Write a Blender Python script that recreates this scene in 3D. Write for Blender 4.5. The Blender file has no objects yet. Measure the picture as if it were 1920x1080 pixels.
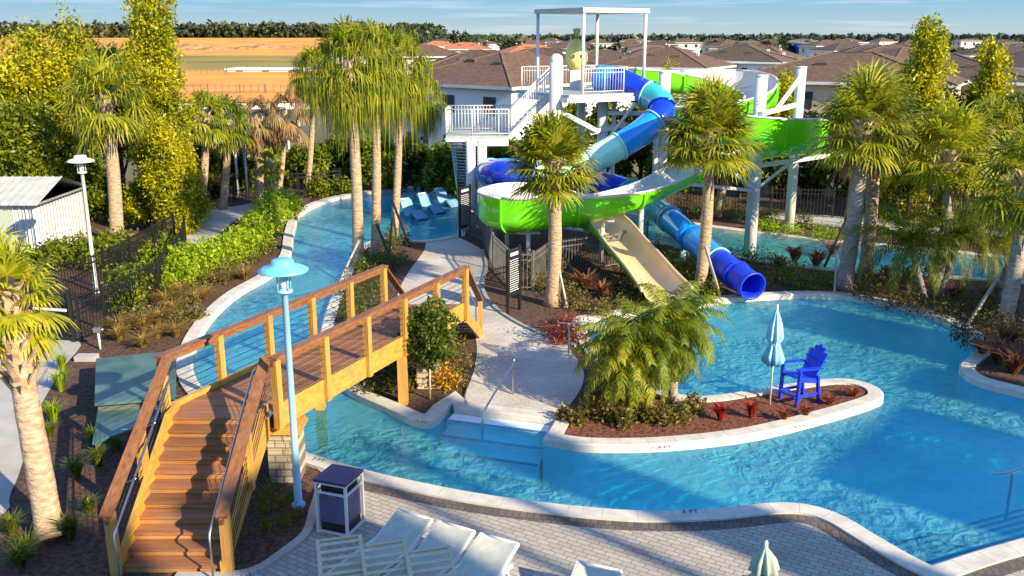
import bpy, math, random
import numpy as np
from math import radians as R, sin, cos, pi, tan, atan2, sqrt
from mathutils import Vector, Matrix
from mathutils.geometry import tessellate_polygon

sc = bpy.context.scene
col = sc.collection
rnd = random.Random(7)
rng = np.random.default_rng(11)

# ---------------------------------------------------------------- camera, sky, sun, exposure
CF, CTH, CH = 1750.0, R(15.2), 8.5          # focal length in photo pixels, pitch down, height above ground
cam_d = bpy.data.cameras.new('camera'); cam = bpy.data.objects.new('camera', cam_d); col.objects.link(cam)
cam.location = (0, 0, CH); cam.rotation_euler = (R(90) - CTH, 0, 0)
cam_d.sensor_width = 36; cam_d.lens = 36 * CF / 1920; cam_d.clip_start = .1; cam_d.clip_end = 9000
sc.camera = cam
SUN_EL = R(27); SDIR = Vector((0.743, -0.669, 0))      # horizontal direction towards the sun
w = bpy.data.worlds.new("World"); sc.world = w; w.use_nodes = True
wt = w.node_tree; wt.nodes.clear()
wo = wt.nodes.new('ShaderNodeOutputWorld'); wb = wt.nodes.new('ShaderNodeBackground'); sk = wt.nodes.new('ShaderNodeTexSky')
sk.sky_type = 'NISHITA'; sk.sun_disc = False; sk.sun_elevation = SUN_EL; sk.sun_rotation = atan2(SDIR.x, SDIR.y)
sk.air_density = 1.0; sk.dust_density = 0.15; sk.ozone_density = 2.2
# thin cloud streaks low over the horizon
tc = wt.nodes.new('ShaderNodeTexCoord'); mp = wt.nodes.new('ShaderNodeMapping'); mp.inputs['Scale'].default_value = (2.0, 2.0, 45)
cn = wt.nodes.new('ShaderNodeTexNoise'); cn.inputs['Scale'].default_value = 3.2; cn.inputs['Detail'].default_value = 7; cn.inputs['Roughness'].default_value = .55
cr = wt.nodes.new('ShaderNodeValToRGB'); cr.color_ramp.elements[0].position = .53; cr.color_ramp.elements[0].color = (0, 0, 0, 1)
cr.color_ramp.elements[1].position = .78; cr.color_ramp.elements[1].color = (.42, .42, .42, 1)
mx = wt.nodes.new('ShaderNodeMixRGB'); mx.inputs['Color2'].default_value = (3.3, 3.4, 3.5, 1)
tint = wt.nodes.new('ShaderNodeMixRGB'); tint.blend_type = 'MULTIPLY'; tint.inputs['Fac'].default_value = 1; tint.inputs['Color2'].default_value = (.66, .84, 1.06, 1)
wt.links.new(tc.outputs['Generated'], mp.inputs['Vector']); wt.links.new(mp.outputs[0], cn.inputs['Vector'])
wt.links.new(cn.outputs['Fac'], cr.inputs[0]); wt.links.new(cr.outputs[0], mx.inputs['Fac'])
sx_ = wt.nodes.new('ShaderNodeSeparateXYZ'); wt.links.new(tc.outputs['Generated'], sx_.inputs[0])
hr_ = wt.nodes.new('ShaderNodeValToRGB'); he = hr_.color_ramp.elements      # clear band of air low over the horizon
he[0].position = 0; he[0].color = (1.75, 2.1, 2.22, 1); he[1].position = .04; he[1].color = (.75, 1.75, 2.5, 1)
hm = wt.nodes.new('ShaderNodeMapRange'); hm.inputs['From Min'].default_value = .05; hm.inputs['From Max'].default_value = .22
hmx = wt.nodes.new('ShaderNodeMixRGB'); wt.links.new(sx_.outputs['Z'], hr_.inputs[0]); wt.links.new(sx_.outputs['Z'], hm.inputs['Value']); wt.links.new(hm.outputs[0], hmx.inputs['Fac'])
wt.links.new(sk.outputs[0], tint.inputs['Color1']); wt.links.new(hr_.outputs[0], hmx.inputs['Color1']); wt.links.new(tint.outputs[0], hmx.inputs['Color2']); wt.links.new(hmx.outputs[0], mx.inputs['Color1'])
wt.links.new(mx.outputs[0], wb.inputs['Color']); wt.links.new(wb.outputs[0], wo.inputs['Surface'])
wb.inputs['Strength'].default_value = 0.15
sd = bpy.data.lights.new('sun', 'SUN'); so = bpy.data.objects.new('sun', sd); col.objects.link(so)
sd.energy = 5.0; sd.angle = R(.5); sd.color = (1, .84, .58)
tosun = Vector((SDIR.x * cos(SUN_EL), SDIR.y * cos(SUN_EL), sin(SUN_EL)))
so.rotation_euler = tosun.to_track_quat('Z', 'Y').to_euler()
so.location = (20, -20, 30)
sc.view_settings.view_transform = 'Standard'; sc.view_settings.look = 'None'
sc.view_settings.gamma = 1; sc.view_settings.exposure = 1.08
sc.render.resolution_x = 1024; sc.render.resolution_y = 576

# ---------------------------------------------------------------- measuring helpers
def ray(px, py):
    x = (px - 960) / CF; y = -(py - 540) / CF
    return Vector((x, cos(CTH) + y * sin(CTH), -sin(CTH) + y * cos(CTH)))
def G(px, py, z=0.0):
    d = ray(px, py); t = (z - CH) / d.z
    return (d.x * t, d.y * t)
def V(px, py, Y):
    d = ray(px, py); t = Y / d.y
    return Vector((d.x * t, Y, CH + d.z * t))

# ---------------------------------------------------------------- materials
MATS = {}
def mat(name, c1, c2=None, scale=3.0, rough=.7, bump=0.0, bscale=None, metal=0.0, spec=.5, coat=0, detail=6, coord='Object', contrast=(.35, .65), stretch=None):
    if name in MATS: return MATS[name]
    m = bpy.data.materials.new(name); m.use_nodes = True; nt = m.node_tree
    b = nt.nodes['Principled BSDF']; b.inputs['Roughness'].default_value = rough; b.inputs['Metallic'].default_value = metal
    b.inputs['Specular IOR Level'].default_value = spec; b.inputs['Coat Weight'].default_value = coat
    b.inputs['Base Color'].default_value = (*c1, 1)
    co = nt.nodes.new('ShaderNodeTexCoord'); src = co.outputs[coord]
    if stretch:
        mpg = nt.nodes.new('ShaderNodeMapping'); mpg.inputs['Scale'].default_value = stretch
        nt.links.new(src, mpg.inputs['Vector']); src = mpg.outputs[0]
    if c2:
        n = nt.nodes.new('ShaderNodeTexNoise'); n.inputs['Scale'].default_value = scale; n.inputs['Detail'].default_value = detail
        r = nt.nodes.new('ShaderNodeValToRGB'); r.color_ramp.elements[0].position = contrast[0]; r.color_ramp.elements[1].position = contrast[1]
        r.color_ramp.elements[0].color = (*c1, 1); r.color_ramp.elements[1].color = (*c2, 1)
        nt.links.new(src, n.inputs['Vector']); nt.links.new(n.outputs['Fac'], r.inputs[0]); nt.links.new(r.outputs[0], b.inputs['Base Color'])
    if bump:
        n2 = nt.nodes.new('ShaderNodeTexNoise'); n2.inputs['Scale'].default_value = bscale or scale * 4; n2.inputs['Detail'].default_value = 5
        bp = nt.nodes.new('ShaderNodeBump'); bp.inputs['Strength'].default_value = bump; bp.inputs['Distance'].default_value = .05
        nt.links.new(src, n2.inputs['Vector']); nt.links.new(n2.outputs['Fac'], bp.inputs['Height']); nt.links.new(bp.outputs[0], b.inputs['Normal'])
    MATS[name] = m; return m

def leafmat(name, stops, trans=.45, rough=.45, nscale=.8):
    """leaf colours vary leaf by leaf and clump by clump"""
    if name in MATS: return MATS[name]
    m = bpy.data.materials.new(name); m.use_nodes = True; nt = m.node_tree; L = nt.links.new
    b = nt.nodes['Principled BSDF']; b.inputs['Roughness'].default_value = rough; b.inputs['Specular IOR Level'].default_value = .35
    g = nt.nodes.new('ShaderNodeNewGeometry'); n = nt.nodes.new('ShaderNodeTexNoise'); n.inputs['Scale'].default_value = nscale; n.inputs['Detail'].default_value = 3
    co = nt.nodes.new('ShaderNodeTexCoord'); L(co.outputs['Object'], n.inputs['Vector'])
    a = nt.nodes.new('ShaderNodeMath'); a.operation = 'MULTIPLY_ADD'; a.inputs[1].default_value = .55; L(g.outputs['Random Per Island'], a.inputs[0])
    c = nt.nodes.new('ShaderNodeMath'); c.operation = 'MULTIPLY_ADD'; c.inputs[1].default_value = 1.5; c.inputs[2].default_value = -.52; L(n.outputs['Fac'], c.inputs[0]); L(c.outputs[0], a.inputs[2])
    r = nt.nodes.new('ShaderNodeValToRGB'); el = r.color_ramp.elements
    for i, s in enumerate(stops):
        e = el[i] if i < 2 else el.new(1)
        e.position = i / (len(stops) - 1); e.color = (*s, 1)
    for i, s in enumerate(stops): el[i].position = i / (len(stops) - 1); el[i].color = (*s, 1)
    L(a.outputs[0], r.inputs[0]); L(r.outputs[0], b.inputs['Base Color'])
    t = nt.nodes.new('ShaderNodeBsdfTranslucent'); L(r.outputs[0], t.inputs['Color'])
    mxs = nt.nodes.new('ShaderNodeMixShader'); mxs.inputs[0].default_value = trans
    out = nt.nodes['Material Output']; L(b.outputs[0], mxs.inputs[1]); L(t.outputs[0], mxs.inputs[2]); L(mxs.outputs[0], out.inputs['Surface'])
    MATS[name] = m; return m

def brickmat(name, c1, c2, mortar, sx, sy, msize=.012, rot=0, rough=.8, bump=.4, offs=.5, vary=None, coord='Object', plane='xy'):
    if name in MATS: return MATS[name]
    m = bpy.data.materials.new(name); m.use_nodes = True; nt = m.node_tree; L = nt.links.new
    b = nt.nodes['Principled BSDF']; b.inputs['Roughness'].default_value = rough
    co = nt.nodes.new('ShaderNodeTexCoord'); mp_ = nt.nodes.new('ShaderNodeMapping'); mp_.inputs['Rotation'].default_value = (R(90) if plane == 'xz' else 0, 0, rot)
    br = nt.nodes.new('ShaderNodeTexBrick'); br.inputs['Color1'].default_value = (*c1, 1); br.inputs['Color2'].default_value = (*c2, 1); br.inputs['Mortar'].default_value = (*mortar, 1)
    br.inputs['Scale'].default_value = 1; br.inputs['Brick Width'].default_value = sx; br.inputs['Row Height'].default_value = sy; br.inputs['Mortar Size'].default_value = msize; br.offset = offs
    L(co.outputs[coord], mp_.inputs['Vector']); L(mp_.outputs[0], br.inputs['Vector'])
    n = nt.nodes.new('ShaderNodeTexNoise'); n.inputs['Scale'].default_value = .7; n.inputs['Detail'].default_value = 8; L(co.outputs[coord], n.inputs['Vector'])
    rr = nt.nodes.new('ShaderNodeValToRGB'); rr.color_ramp.elements[0].position = .3; rr.color_ramp.elements[0].color = (.72, .70, .68, 1); rr.color_ramp.elements[1].position = .7; rr.color_ramp.elements[1].color = (1, 1, 1, 1)
    L(n.outputs['Fac'], rr.inputs[0])
    mm = nt.nodes.new('ShaderNodeMixRGB'); mm.blend_type = 'MULTIPLY'; mm.inputs['Fac'].default_value = 1
    L(br.outputs['Color'], mm.inputs['Color1']); L(rr.outputs[0], mm.inputs['Color2']); L(mm.outputs[0], b.inputs['Base Color'])
    bp = nt.nodes.new('ShaderNodeBump'); bp.inputs['Strength'].default_value = bump; bp.inputs['Distance'].default_value = .01; bp.invert = True
    L(br.outputs['Fac'], bp.inputs['Height']); L(bp.outputs[0], b.inputs['Normal'])
    MATS[name] = m; return m

def woodmat(name, c1, c2, axis='Y', rough=.55):
    if name in MATS: return MATS[name]
    st = {'X': (.6, 9, 9), 'Y': (9, .6, 9), 'Z': (9, 9, .6)}[axis]
    m = mat(name, c1, c2, scale=1.6, rough=rough, bump=.35, bscale=5, stretch=st, contrast=(.3, .72)); nt = m.node_tree; b = nt.nodes['Principled BSDF']
    src = b.inputs['Base Color'].links[0].from_socket; g = nt.nodes.new('ShaderNodeNewGeometry'); r = nt.nodes.new('ShaderNodeMapRange'); r.inputs['To Min'].default_value = .66; r.inputs['To Max'].default_value = 1.12
    n = nt.nodes.new('ShaderNodeTexNoise'); n.inputs['Scale'].default_value = 2.3; n.inputs['Detail'].default_value = 8; co = nt.nodes.new('ShaderNodeTexCoord'); nt.links.new(co.outputs['Object'], n.inputs['Vector'])
    gr = nt.nodes.new('ShaderNodeMapRange'); gr.inputs['From Min'].default_value = .52; gr.inputs['From Max'].default_value = .72; gr.inputs['To Max'].default_value = .45; nt.links.new(n.outputs['Fac'], gr.inputs['Value'])
    nt.links.new(g.outputs['Random Per Island'], r.inputs['Value']); mm = nt.nodes.new('ShaderNodeVectorMath'); mm.operation = 'SCALE'; nt.links.new(src, mm.inputs[0]); nt.links.new(r.outputs[0], mm.inputs['Scale'])
    mg = nt.nodes.new('ShaderNodeMixRGB'); mg.inputs['Color2'].default_value = (.20, .15, .10, 1); nt.links.new(gr.outputs[0], mg.inputs['Fac']); nt.links.new(mm.outputs[0], mg.inputs['Color1']); nt.links.new(mg.outputs[0], b.inputs['Base Color']); return m

mulch = mat('mulch', (.035, .02, .013), (.13, .062, .034), scale=9, rough=.95, bump=1.0, bscale=22, detail=10, contrast=(.38, .62))
redmulch = mat('red_mulch', (.05, .018, .012), (.22, .07, .035), scale=10, rough=.95, bump=1.0, bscale=22, detail=10, contrast=(.36, .62))
pave = brickmat('pavers', (.47, .43, .37), (.38, .35, .30), (.19, .17, .14), .24, .12, .008, rot=R(32))
pathpave = brickmat('path_pavers', (.60, .56, .50), (.52, .48, .42), (.36, .33, .29), .3, .15, .008, rot=R(-20))
border = brickmat('border_pavers', (.16, .135, .115), (.10, .088, .078), (.07, .06, .05), .13, .26, .01, rot=R(10))
coping_m = mat('coping_stone', (.46, .44, .39), (.60, .57, .50), scale=3, rough=.75, bump=.2, bscale=40)
concrete = mat('concrete', (.33, .31, .28), (.42, .40, .36), scale=1.2, rough=.9, bump=.15, bscale=30)
plaster = mat('pool_plaster', (.55, .80, .82), (.76, .91, .92), scale=2.2, rough=.8, detail=9)
tile = mat('waterline_tile', (.05, .20, .36), (.10, .34, .52), scale=14, rough=.3)
white = mat('white_paint', (.62, .62, .59), (.68, .67, .64), scale=1.3, rough=.45)
steelblue = mat('pale_blue_paint', (.25, .50, .66), (.31, .57, .72), scale=1.5, rough=.4)
lampblue = mat('lamp_blue_paint', (.12, .50, .72), (.16, .55, .76), scale=3, rough=.35)
greyroof = mat('grey_deck', (.30, .33, .34), (.36, .40, .41), scale=2, rough=.7)
steel = mat('brushed_steel', (.55, .56, .56), rough=.28, metal=1)
black = mat('black_metal', (.012, .012, .012), rough=.45)
green = mat('lime_fibreglass', (.16, .70, .008), (.18, .76, .010), scale=.7, rough=.16, coat=.6)
flin = mat('white_flume_lining', (.60, .59, .56), (.66, .65, .62), scale=1.2, rough=.3)
creamg = mat('cream_flume_lining', (.70, .49, .26), (.76, .55, .32), scale=1.2, rough=.35)
dblue = mat('deep_blue_fibreglass', (.004, .035, .50), (.006, .045, .56), scale=1, rough=.14, coat=.6)
bblue = mat('sky_blue_fibreglass', (.008, .27, .85), (.012, .31, .90), scale=1, rough=.14, coat=.6)
teal = mat('teal_fibreglass', (.02, .36, .42), (.03, .42, .48), scale=1, rough=.18, coat=.5)
mint = mat('mint_fibreglass', (.48, .88, .70), (.52, .91, .74), scale=1, rough=.2, coat=.5)
royal = mat('royal_blue_plastic', (.006, .035, .60), (.010, .05, .68), scale=6, rough=.4)
wcap = woodmat('cedar_cap', (.17, .062, .022), (.34, .135, .045), 'Y')
wpost = woodmat('cedar_post', (.46, .23, .045), (.64, .34, .07), 'Z')
wgird = woodmat('cedar_beam', (.46, .225, .035), (.66, .36, .06), 'Y')
wtread = woodmat('cedar_tread', (.22, .088, .036), (.36, .15, .062), 'X')
bark = mat('palm_bark', (.30, .20, .12), (.52, .38, .25), scale=5, rough=.95, bump=.9, bscale=9, stretch=(1, 1, 3.5))
greybark = mat('grey_palm_bark', (.26, .22, .18), (.44, .38, .31), scale=4, rough=.95, bump=.8, bscale=9, stretch=(1, 1, 4))
boot = mat('palm_boots', (.42, .28, .15), (.72, .56, .36), scale=6, rough=.9)
darkbark = mat('dark_bark', (.06, .045, .03), (.14, .11, .08), scale=6, rough=.95, bump=.8)
LY = leafmat('yellow_green_leaves', [(.05, .08, .005), (.26, .29, .008), (.50, .46, .010), (.70, .58, .015)])
LG = leafmat('mid_green_leaves', [(.03, .06, .006), (.10, .15, .008), (.22, .26, .012), (.42, .40, .02)])
LD = leafmat('dark_green_leaves', [(.018, .036, .006), (.05, .085, .008), (.13, .16, .012), (.28, .27, .03)])
LB = leafmat('bright_shrub_leaves', [(.08, .15, .006), (.20, .32, .010), (.38, .48, .014), (.56, .60, .03)])
PG = leafmat('palm_fan_green', [(.06, .09, .008), (.18, .22, .012), (.36, .36, .02), (.60, .52, .06)], nscale=1.2)
PY = leafmat('palm_fan_yellow', [(.10, .15, .008), (.28, .32, .012), (.46, .44, .02), (.62, .54, .05)], nscale=1.2)
PR = leafmat('ribbon_palm_green', [(.04, .07, .006), (.14, .19, .010), (.32, .34, .014), (.58, .46, .06)], nscale=1.6)
PB = leafmat('dry_frond_brown', [(.10, .055, .025), (.22, .13, .05), (.38, .25, .10), (.48, .36, .16)])
BR = leafmat('bronze_blades', [(.05, .02, .012), (.16, .06, .03), (.32, .15, .06), (.44, .26, .10)], nscale=2)
RD = leafmat('red_foliage', [(.10, .008, .006), (.30, .02, .012), (.46, .035, .02), (.55, .10, .04)], nscale=2)
GR = leafmat('grass_blades', [(.03, .05, .008), (.08, .12, .012), (.18, .22, .02), (.34, .32, .04)], nscale=2)
FW = leafmat('far_wood_leaves', [(.020, .032, .014), (.040, .055, .020), (.07, .08, .028), (.11, .11, .04)], nscale=.03, trans=.1)

# ---------------------------------------------------------------- mesh helpers
def tag(o, label=None, cat=None, group=None, kind=None):
    if label: o['label'] = label
    if cat: o['category'] = cat
    if group: o['group'] = group
    if kind: o['kind'] = kind
    return o
def empty(name, loc, label=None, cat=None, group=None):
    o = bpy.data.objects.new(name, None); col.objects.link(o); o.location = loc; o.empty_display_size = .2
    return tag(o, label, cat, group)
class MB:
    def __init__(s): s.v = []; s.f = []; s.m = []; s.sm = []
    def add(s, vs, fs, m=0, smooth=False):
        o = len(s.v); s.v += [tuple(v) for v in vs]
        for f in fs: s.f.append(tuple(i + o for i in f)); s.m.append(m); s.sm.append(smooth)
    def box(s, c, sz, ax=None, m=0):
        c = Vector(c); X, Y, Z = ax if ax else (Vector((1, 0, 0)), Vector((0, 1, 0)), Vector((0, 0, 1)))
        hx, hy, hz = sz[0] / 2, sz[1] / 2, sz[2] / 2
        vs = [c + X * (i * hx) + Y * (j * hy) + Z * (k * hz) for k in (-1, 1) for j in (-1, 1) for i in (-1, 1)]
        s.add(vs, [(0, 2, 3, 1), (4, 5, 7, 6), (0, 1, 5, 4), (2, 6, 7, 3), (0, 4, 6, 2), (1, 3, 7, 5)], m)
    def beam(s, p, q, wd, ht, m=0, up=(0, 0, 1)):
        p = Vector(p); q = Vector(q); Y = (q - p); L = Y.length; Y.normalize(); X = Y.cross(Vector(up))
        if X.length < 1e-4: X = Vector((1, 0, 0))
        X.normalize(); Z = X.cross(Y); s.box((p + q) / 2, (wd, L, ht), (X, Y, Z), m)
    def tube(s, pts, r, n=8, m=0, cap=True, smooth=True, arc=None):
        pts = [Vector(p) for p in pts]; rs = r if isinstance(r, (list, tuple)) else [r] * len(pts)
        vs = []; px = None
        for i, p in enumerate(pts):
            t = (pts[min(i + 1, len(pts) - 1)] - pts[max(i - 1, 0)]).normalized()
            if px is None: px = t.orthogonal().normalized() if abs(t.z) > .9 else t.cross(Vector((0, 0, 1))).normalized()
            px = (px - t * px.dot(t)).normalized(); py = t.cross(px)
            for k in range(n):
                a = 2 * pi * k / n; vs.append(p + (px * cos(a) + py * sin(a)) * rs[i])
        fs = [(i * n + k, i * n + (k + 1) % n, (i + 1) * n + (k + 1) % n, (i + 1) * n + k) for i in range(len(pts) - 1) for k in range(n)]
        s.add(vs, fs, m, smooth)
        if cap:
            o = len(s.v) - len(vs)
            s.f.append(tuple(o + k for k in range(n))[::-1]); s.m.append(m); s.sm.append(False)
            s.f.append(tuple(o + (len(pts) - 1) * n + k for k in range(n))); s.m.append(m); s.sm.append(False)
    def lathe(s, prof, c=(0, 0, 0), n=20, m=0, smooth=True):
        c = Vector(c); vs = [c + Vector((r * cos(2 * pi * k / n), r * sin(2 * pi * k / n), z)) for r, z in prof for k in range(n)]
        s.add(vs, [(i * n + k, i * n + (k + 1) % n, (i + 1) * n + (k + 1) % n, (i + 1) * n + k) for i in range(len(prof) - 1) for k in range(n)], m, smooth)
    def prism(s, pts, z0, z1, m=0):
        n = len(pts); s.add([(p[0], p[1], z0) for p in pts] + [(p[0], p[1], z1) for p in pts],
            [tuple(range(n))[::-1], tuple(range(n, 2 * n))] + [(i, (i + 1) % n, n + (i + 1) % n, n + i) for i in range(n)], m)
    def build(s, name, mats, parent=None, label=None, loc=None):
        me = bpy.data.meshes.new(name); me.from_pydata(s.v, [], s.f)
        for m in (mats if isinstance(mats, (list, tuple)) else [mats]): me.materials.append(m)
        me.polygons.foreach_set('material_index', s.m); me.polygons.foreach_set('use_smooth', s.sm); me.update()
        o = bpy.data.objects.new(name, me); col.objects.link(o)
        if parent:
            o.parent = parent
            o.matrix_parent_inverse = Matrix.Identity(4)
            if s.world if hasattr(s, 'world') else True:      # vertices were given in world space
                pl = parent.location if parent.parent is None else parent.parent.location
                if parent.parent is None: me.transform(Matrix.Translation(-Vector(parent.location)))
                else: me.transform(Matrix.Translation(-Vector(parent.parent.location)))
        if label: o['label'] = label
        return o
class LB_:
    """numpy builder of many four-cornered leaves"""
    def __init__(s): s.a = []
    def add(s, q): s.a.append(np.asarray(q, dtype=np.float32).reshape(-1, 4, 3))
    def build(s, name, m, parent=None, origin=None, weld=None):
        q = np.concatenate(s.a); n = len(q)
        me = bpy.data.meshes.new(name); me.vertices.add(n * 4); me.loops.add(n * 4); me.polygons.add(n)
        v = q.reshape(-1, 3).copy()
        org = Vector((0, 0, 0))
        if parent: org = Vector(parent.location) if parent.parent is None else Vector(parent.parent.location)
        if origin is not None: org = Vector(origin)
        v -= np.array(org, dtype=np.float32)
        me.vertices.foreach_set('co', v.ravel()); me.loops.foreach_set('vertex_index', np.arange(n * 4, dtype=np.int32))
        me.polygons.foreach_set('loop_start', np.arange(0, n * 4, 4, dtype=np.int32))
        try: me.polygons.foreach_set('loop_total', np.full(n, 4, dtype=np.int32))
        except Exception: pass
        me.materials.append(m); me.update(calc_edges=True); me.validate()
        o = bpy.data.objects.new(name, me); col.objects.link(o)
        if parent: o.parent = parent
        elif origin is not None: o.location = origin
        return o
def copy_tree(o, loc=None, parent=None):
    c = o.copy(); col.objects.link(c)
    if parent: c.parent = parent
    if loc is not None: c.location = loc
    for ch in [x for x in bpy.data.objects if x.parent == o]: copy_tree(ch, None, c)
    return c
def kids(o): return [x for x in bpy.data.objects if x.parent == o]
def smooth(pts, closed=False, sub=5):
    """Catmull-Rom; a third value 1 marks a sharp corner"""
    out = []; n = len(pts); rngi = range(n if closed else n - 1)
    P = [Vector((p[0], p[1])) for p in pts]; C = [len(p) > 2 and p[2] == 1 for p in pts]
    for i in rngi:
        p1, p2 = P[i], P[(i + 1) % n]
        p0 = P[i - 1] if (closed or i > 0) and not C[i] else p1 * 2 - p2
        p3 = P[(i + 2) % n] if (closed or i + 2 < n) and not C[(i + 1) % n] else p2 * 2 - p1
        for k in range(sub):
            t = k / sub
            out.append(.5 * ((2 * p1) + (p2 - p0) * t + (2 * p0 - 5 * p1 + 4 * p2 - p3) * t * t + (-p0 + 3 * p1 - 3 * p2 + p3) * t ** 3))
    if not closed: out.append(P[-1])
    return [(p.x, p.y) for p in out]
def GP(lst, z=0): return [(*G(p[0], p[1], z), *p[2:]) for p in lst]
def offset(pts, d, closed=True):
    n = len(pts); out = []
    for i in range(n):
        a = Vector(pts[i - 1] if (closed or i > 0) else pts[i]); b = Vector(pts[i]); c = Vector(pts[(i + 1) % n] if (closed or i < n - 1) else pts[i])
        t1 = (b - a); t2 = (c - b)
        t1 = t1.normalized() if t1.length > 1e-6 else t2.normalized(); t2 = t2.normalized() if t2.length > 1e-6 else t1
        nn = Vector((-(t1.y + t2.y), t1.x + t2.x)); nn.normalize()
        k = 1 / max(.5, nn.dot(Vector((-t1.y, t1.x))))
        out.append((b.x + nn.x * d * k, b.y + nn.y * d * k))
    return out
def clean_offset(loop, off, d):
    """pull in the folds an offset makes at sharp corners"""
    A = np.array(loop); B = np.roll(A, -1, 0); AB = B - A; L2 = np.maximum((AB ** 2).sum(1), 1e-12); ok = []
    for p in off:
        P = np.array(p); t = np.clip(((P - A) * AB).sum(1) / L2, 0, 1); dist = np.sqrt(((A + AB * t[:, None] - P) ** 2).sum(1)).min(); ok.append(dist > abs(d) * .985)
    n = len(off); out = list(off)
    for i in range(n):
        if not ok[i]:
            a = next((k for k in range(1, 40) if ok[i - k]), None); b = next((k for k in range(1, 40) if ok[(i + k) % n]), None)
            if a and b: p, q = off[i - a], off[(i + b) % n]; t = .5; out[i] = (p[0] + (q[0] - p[0]) * t, p[1] + (q[1] - p[1]) * t)
    return out
def area(p): return sum(p[i - 1][0] * p[i][1] - p[i][0] * p[i - 1][1] for i in range(len(p))) / 2
def sheet(name, loops, z, m, kind='structure', zf=None):
    vs = [Vector((p[0], p[1], 0)) for lp in loops for p in lp]
    tr = tessellate_polygon([[Vector((p[0], p[1], 0)) for p in lp] for lp in loops])
    me = bpy.data.meshes.new(name); fs = []
    for t in tr:
        a, b, c = (vs[i] for i in t)
        fs.append(t if (b - a).cross(c - a).z > 0 else t[::-1])
    me.from_pydata([(v.x, v.y, zf(v.x, v.y) if zf else z) for v in vs], [], fs); me.materials.append(m); me.update()
    o = bpy.data.objects.new(name, me); col.objects.link(o)
    if kind: o['kind'] = kind
    return o
ORD = ['first', 'second', 'third', 'fourth', 'fifth', 'sixth', 'seventh', 'eighth', 'ninth', 'tenth', 'eleventh', 'twelfth', 'thirteenth', 'fourteenth', 'fifteenth', 'sixteenth', 'seventeenth', 'eighteenth', 'nineteenth', 'twentieth'] + ['twenty-' + w_ for w_ in ('first', 'second', 'third', 'fourth', 'fifth', 'sixth')]
# ---------------------------------------------------------------- the ground, pool and paths
near_bank = [(1920+600, 850), (1920, 1010), (1745, 1063, 1), (1700, 1040), (1640, 1005), (1580, 970), (1520, 950), (1450, 945), (1330, 957), (1200, 960), (1050, 948), (900, 928), (780, 905), (680, 882), (580, 852, 1)]
left_bank = [(500, 810), (430, 770), (382, 732), (362, 690), (372, 640), (405, 590), (450, 550), (510, 515), (545, 480), (552, 435), (566, 402), (610, 378), (680, 363), (760, 354), (850, 350, 1)]
north_bank = [(1000, 372), (1150, 398), (1330, 427), (1450, 441), (1560, 455), (1690, 466), (1920, 490), (2500, 560)]
outer = smooth(GP(near_bank + left_bank + north_bank), True, 5)
core = [(2500, 640, 1), (2050, 545), (1800, 520), (1600, 508), (1450, 492), (1340, 472), (1150, 440), (960, 412), (866, 396, 1), (856, 442, 1), (792, 452), (720, 446), (665, 470), (640, 520), (612, 580), (600, 650), (640, 722), (720, 765), (802, 795), (848, 758, 1),
        (852, 768, 1), (1040, 790, 1), (1018, 826, 1), (1100, 838), (1240, 837), (1400, 820), (1530, 790), (1640, 757), (1656, 740), (1630, 722), (1570, 712), (1480, 722), (1400, 735), (1300, 745), (1200, 720), (1120, 660), (1093, 602, 1),
        (1190, 586), (1270, 578), (1350, 564), (1430, 557), (1540, 554), (1650, 567), (1740, 590), (1805, 620), (1835, 648), (1815, 672), (1798, 690), (1830, 715), (1930, 742), (2100, 790), (2500, 880, 1)]
island = smooth(GP(core), True, 5)
if area(outer) < 0: outer = outer[::-1]
if area(island) < 0: island = island[::-1]
BIG = [(-4500, -600), (4500, -600), (4500, 8000), (-4500, 8000)]
gm = mat('ground_soil', (.05, .06, .018), (.16, .13, .05), scale=.02, rough=.95, bump=.3, bscale=.6, detail=12)
sheet('ground', [BIG, outer], -.012, gm)
sheet('pool_island_ground', [island], -.002, mulch)
NB = GP([(-700, 1500), (-700, 560), (60, 560), (330, 420), (360, 360), (840, 300), (1200, 340), (1900, 400), (2600, 470), (2600, 1500)])
inner_out = [p for p in outer]
sheet('planting_bed_soil', [[(-22, 9), (26, 9), (38, 34), (34, 56), (-26, 56)], outer], -.006, mulch)
# pool basin, walls and coping
def wall_strip(loop, z0, z1, name, m, side):
    o = MB(); n = len(loop)
    o.add([(p[0], p[1], z0) for p in loop] + [(p[0], p[1], z1) for p in loop], [(i, (i + 1) % n, n + (i + 1) % n, n + i) for i in range(n)], 0, False)
    r = o.build(name, m); r['kind'] = 'structure'; return r
def coping(loop, d, name):
    a = loop; b = clean_offset(loop, offset(loop, d), d); c = clean_offset(loop, offset(loop, d * .12), d * .12); n = len(loop); o = MB()
    rows = [(a, -.14), (a, .035), (c, .06), (b, .06), (b, -.01)]
    vs = [(p[0], p[1], z) for lp, z in rows for p in lp]; fs = []
    for r in range(4):
        for i in range(n):
            j = (i + 1) % n
            q = (r * n + i, r * n + j, (r + 1) * n + j, (r + 1) * n + i); fs.append(q)
    o.add(vs, fs); ob = o.build(name, coping_m); ob['kind'] = 'structure'; return ob
coping(outer, -.42, 'pool_coping'); coping(island, .36, 'pool_coping')
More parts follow.
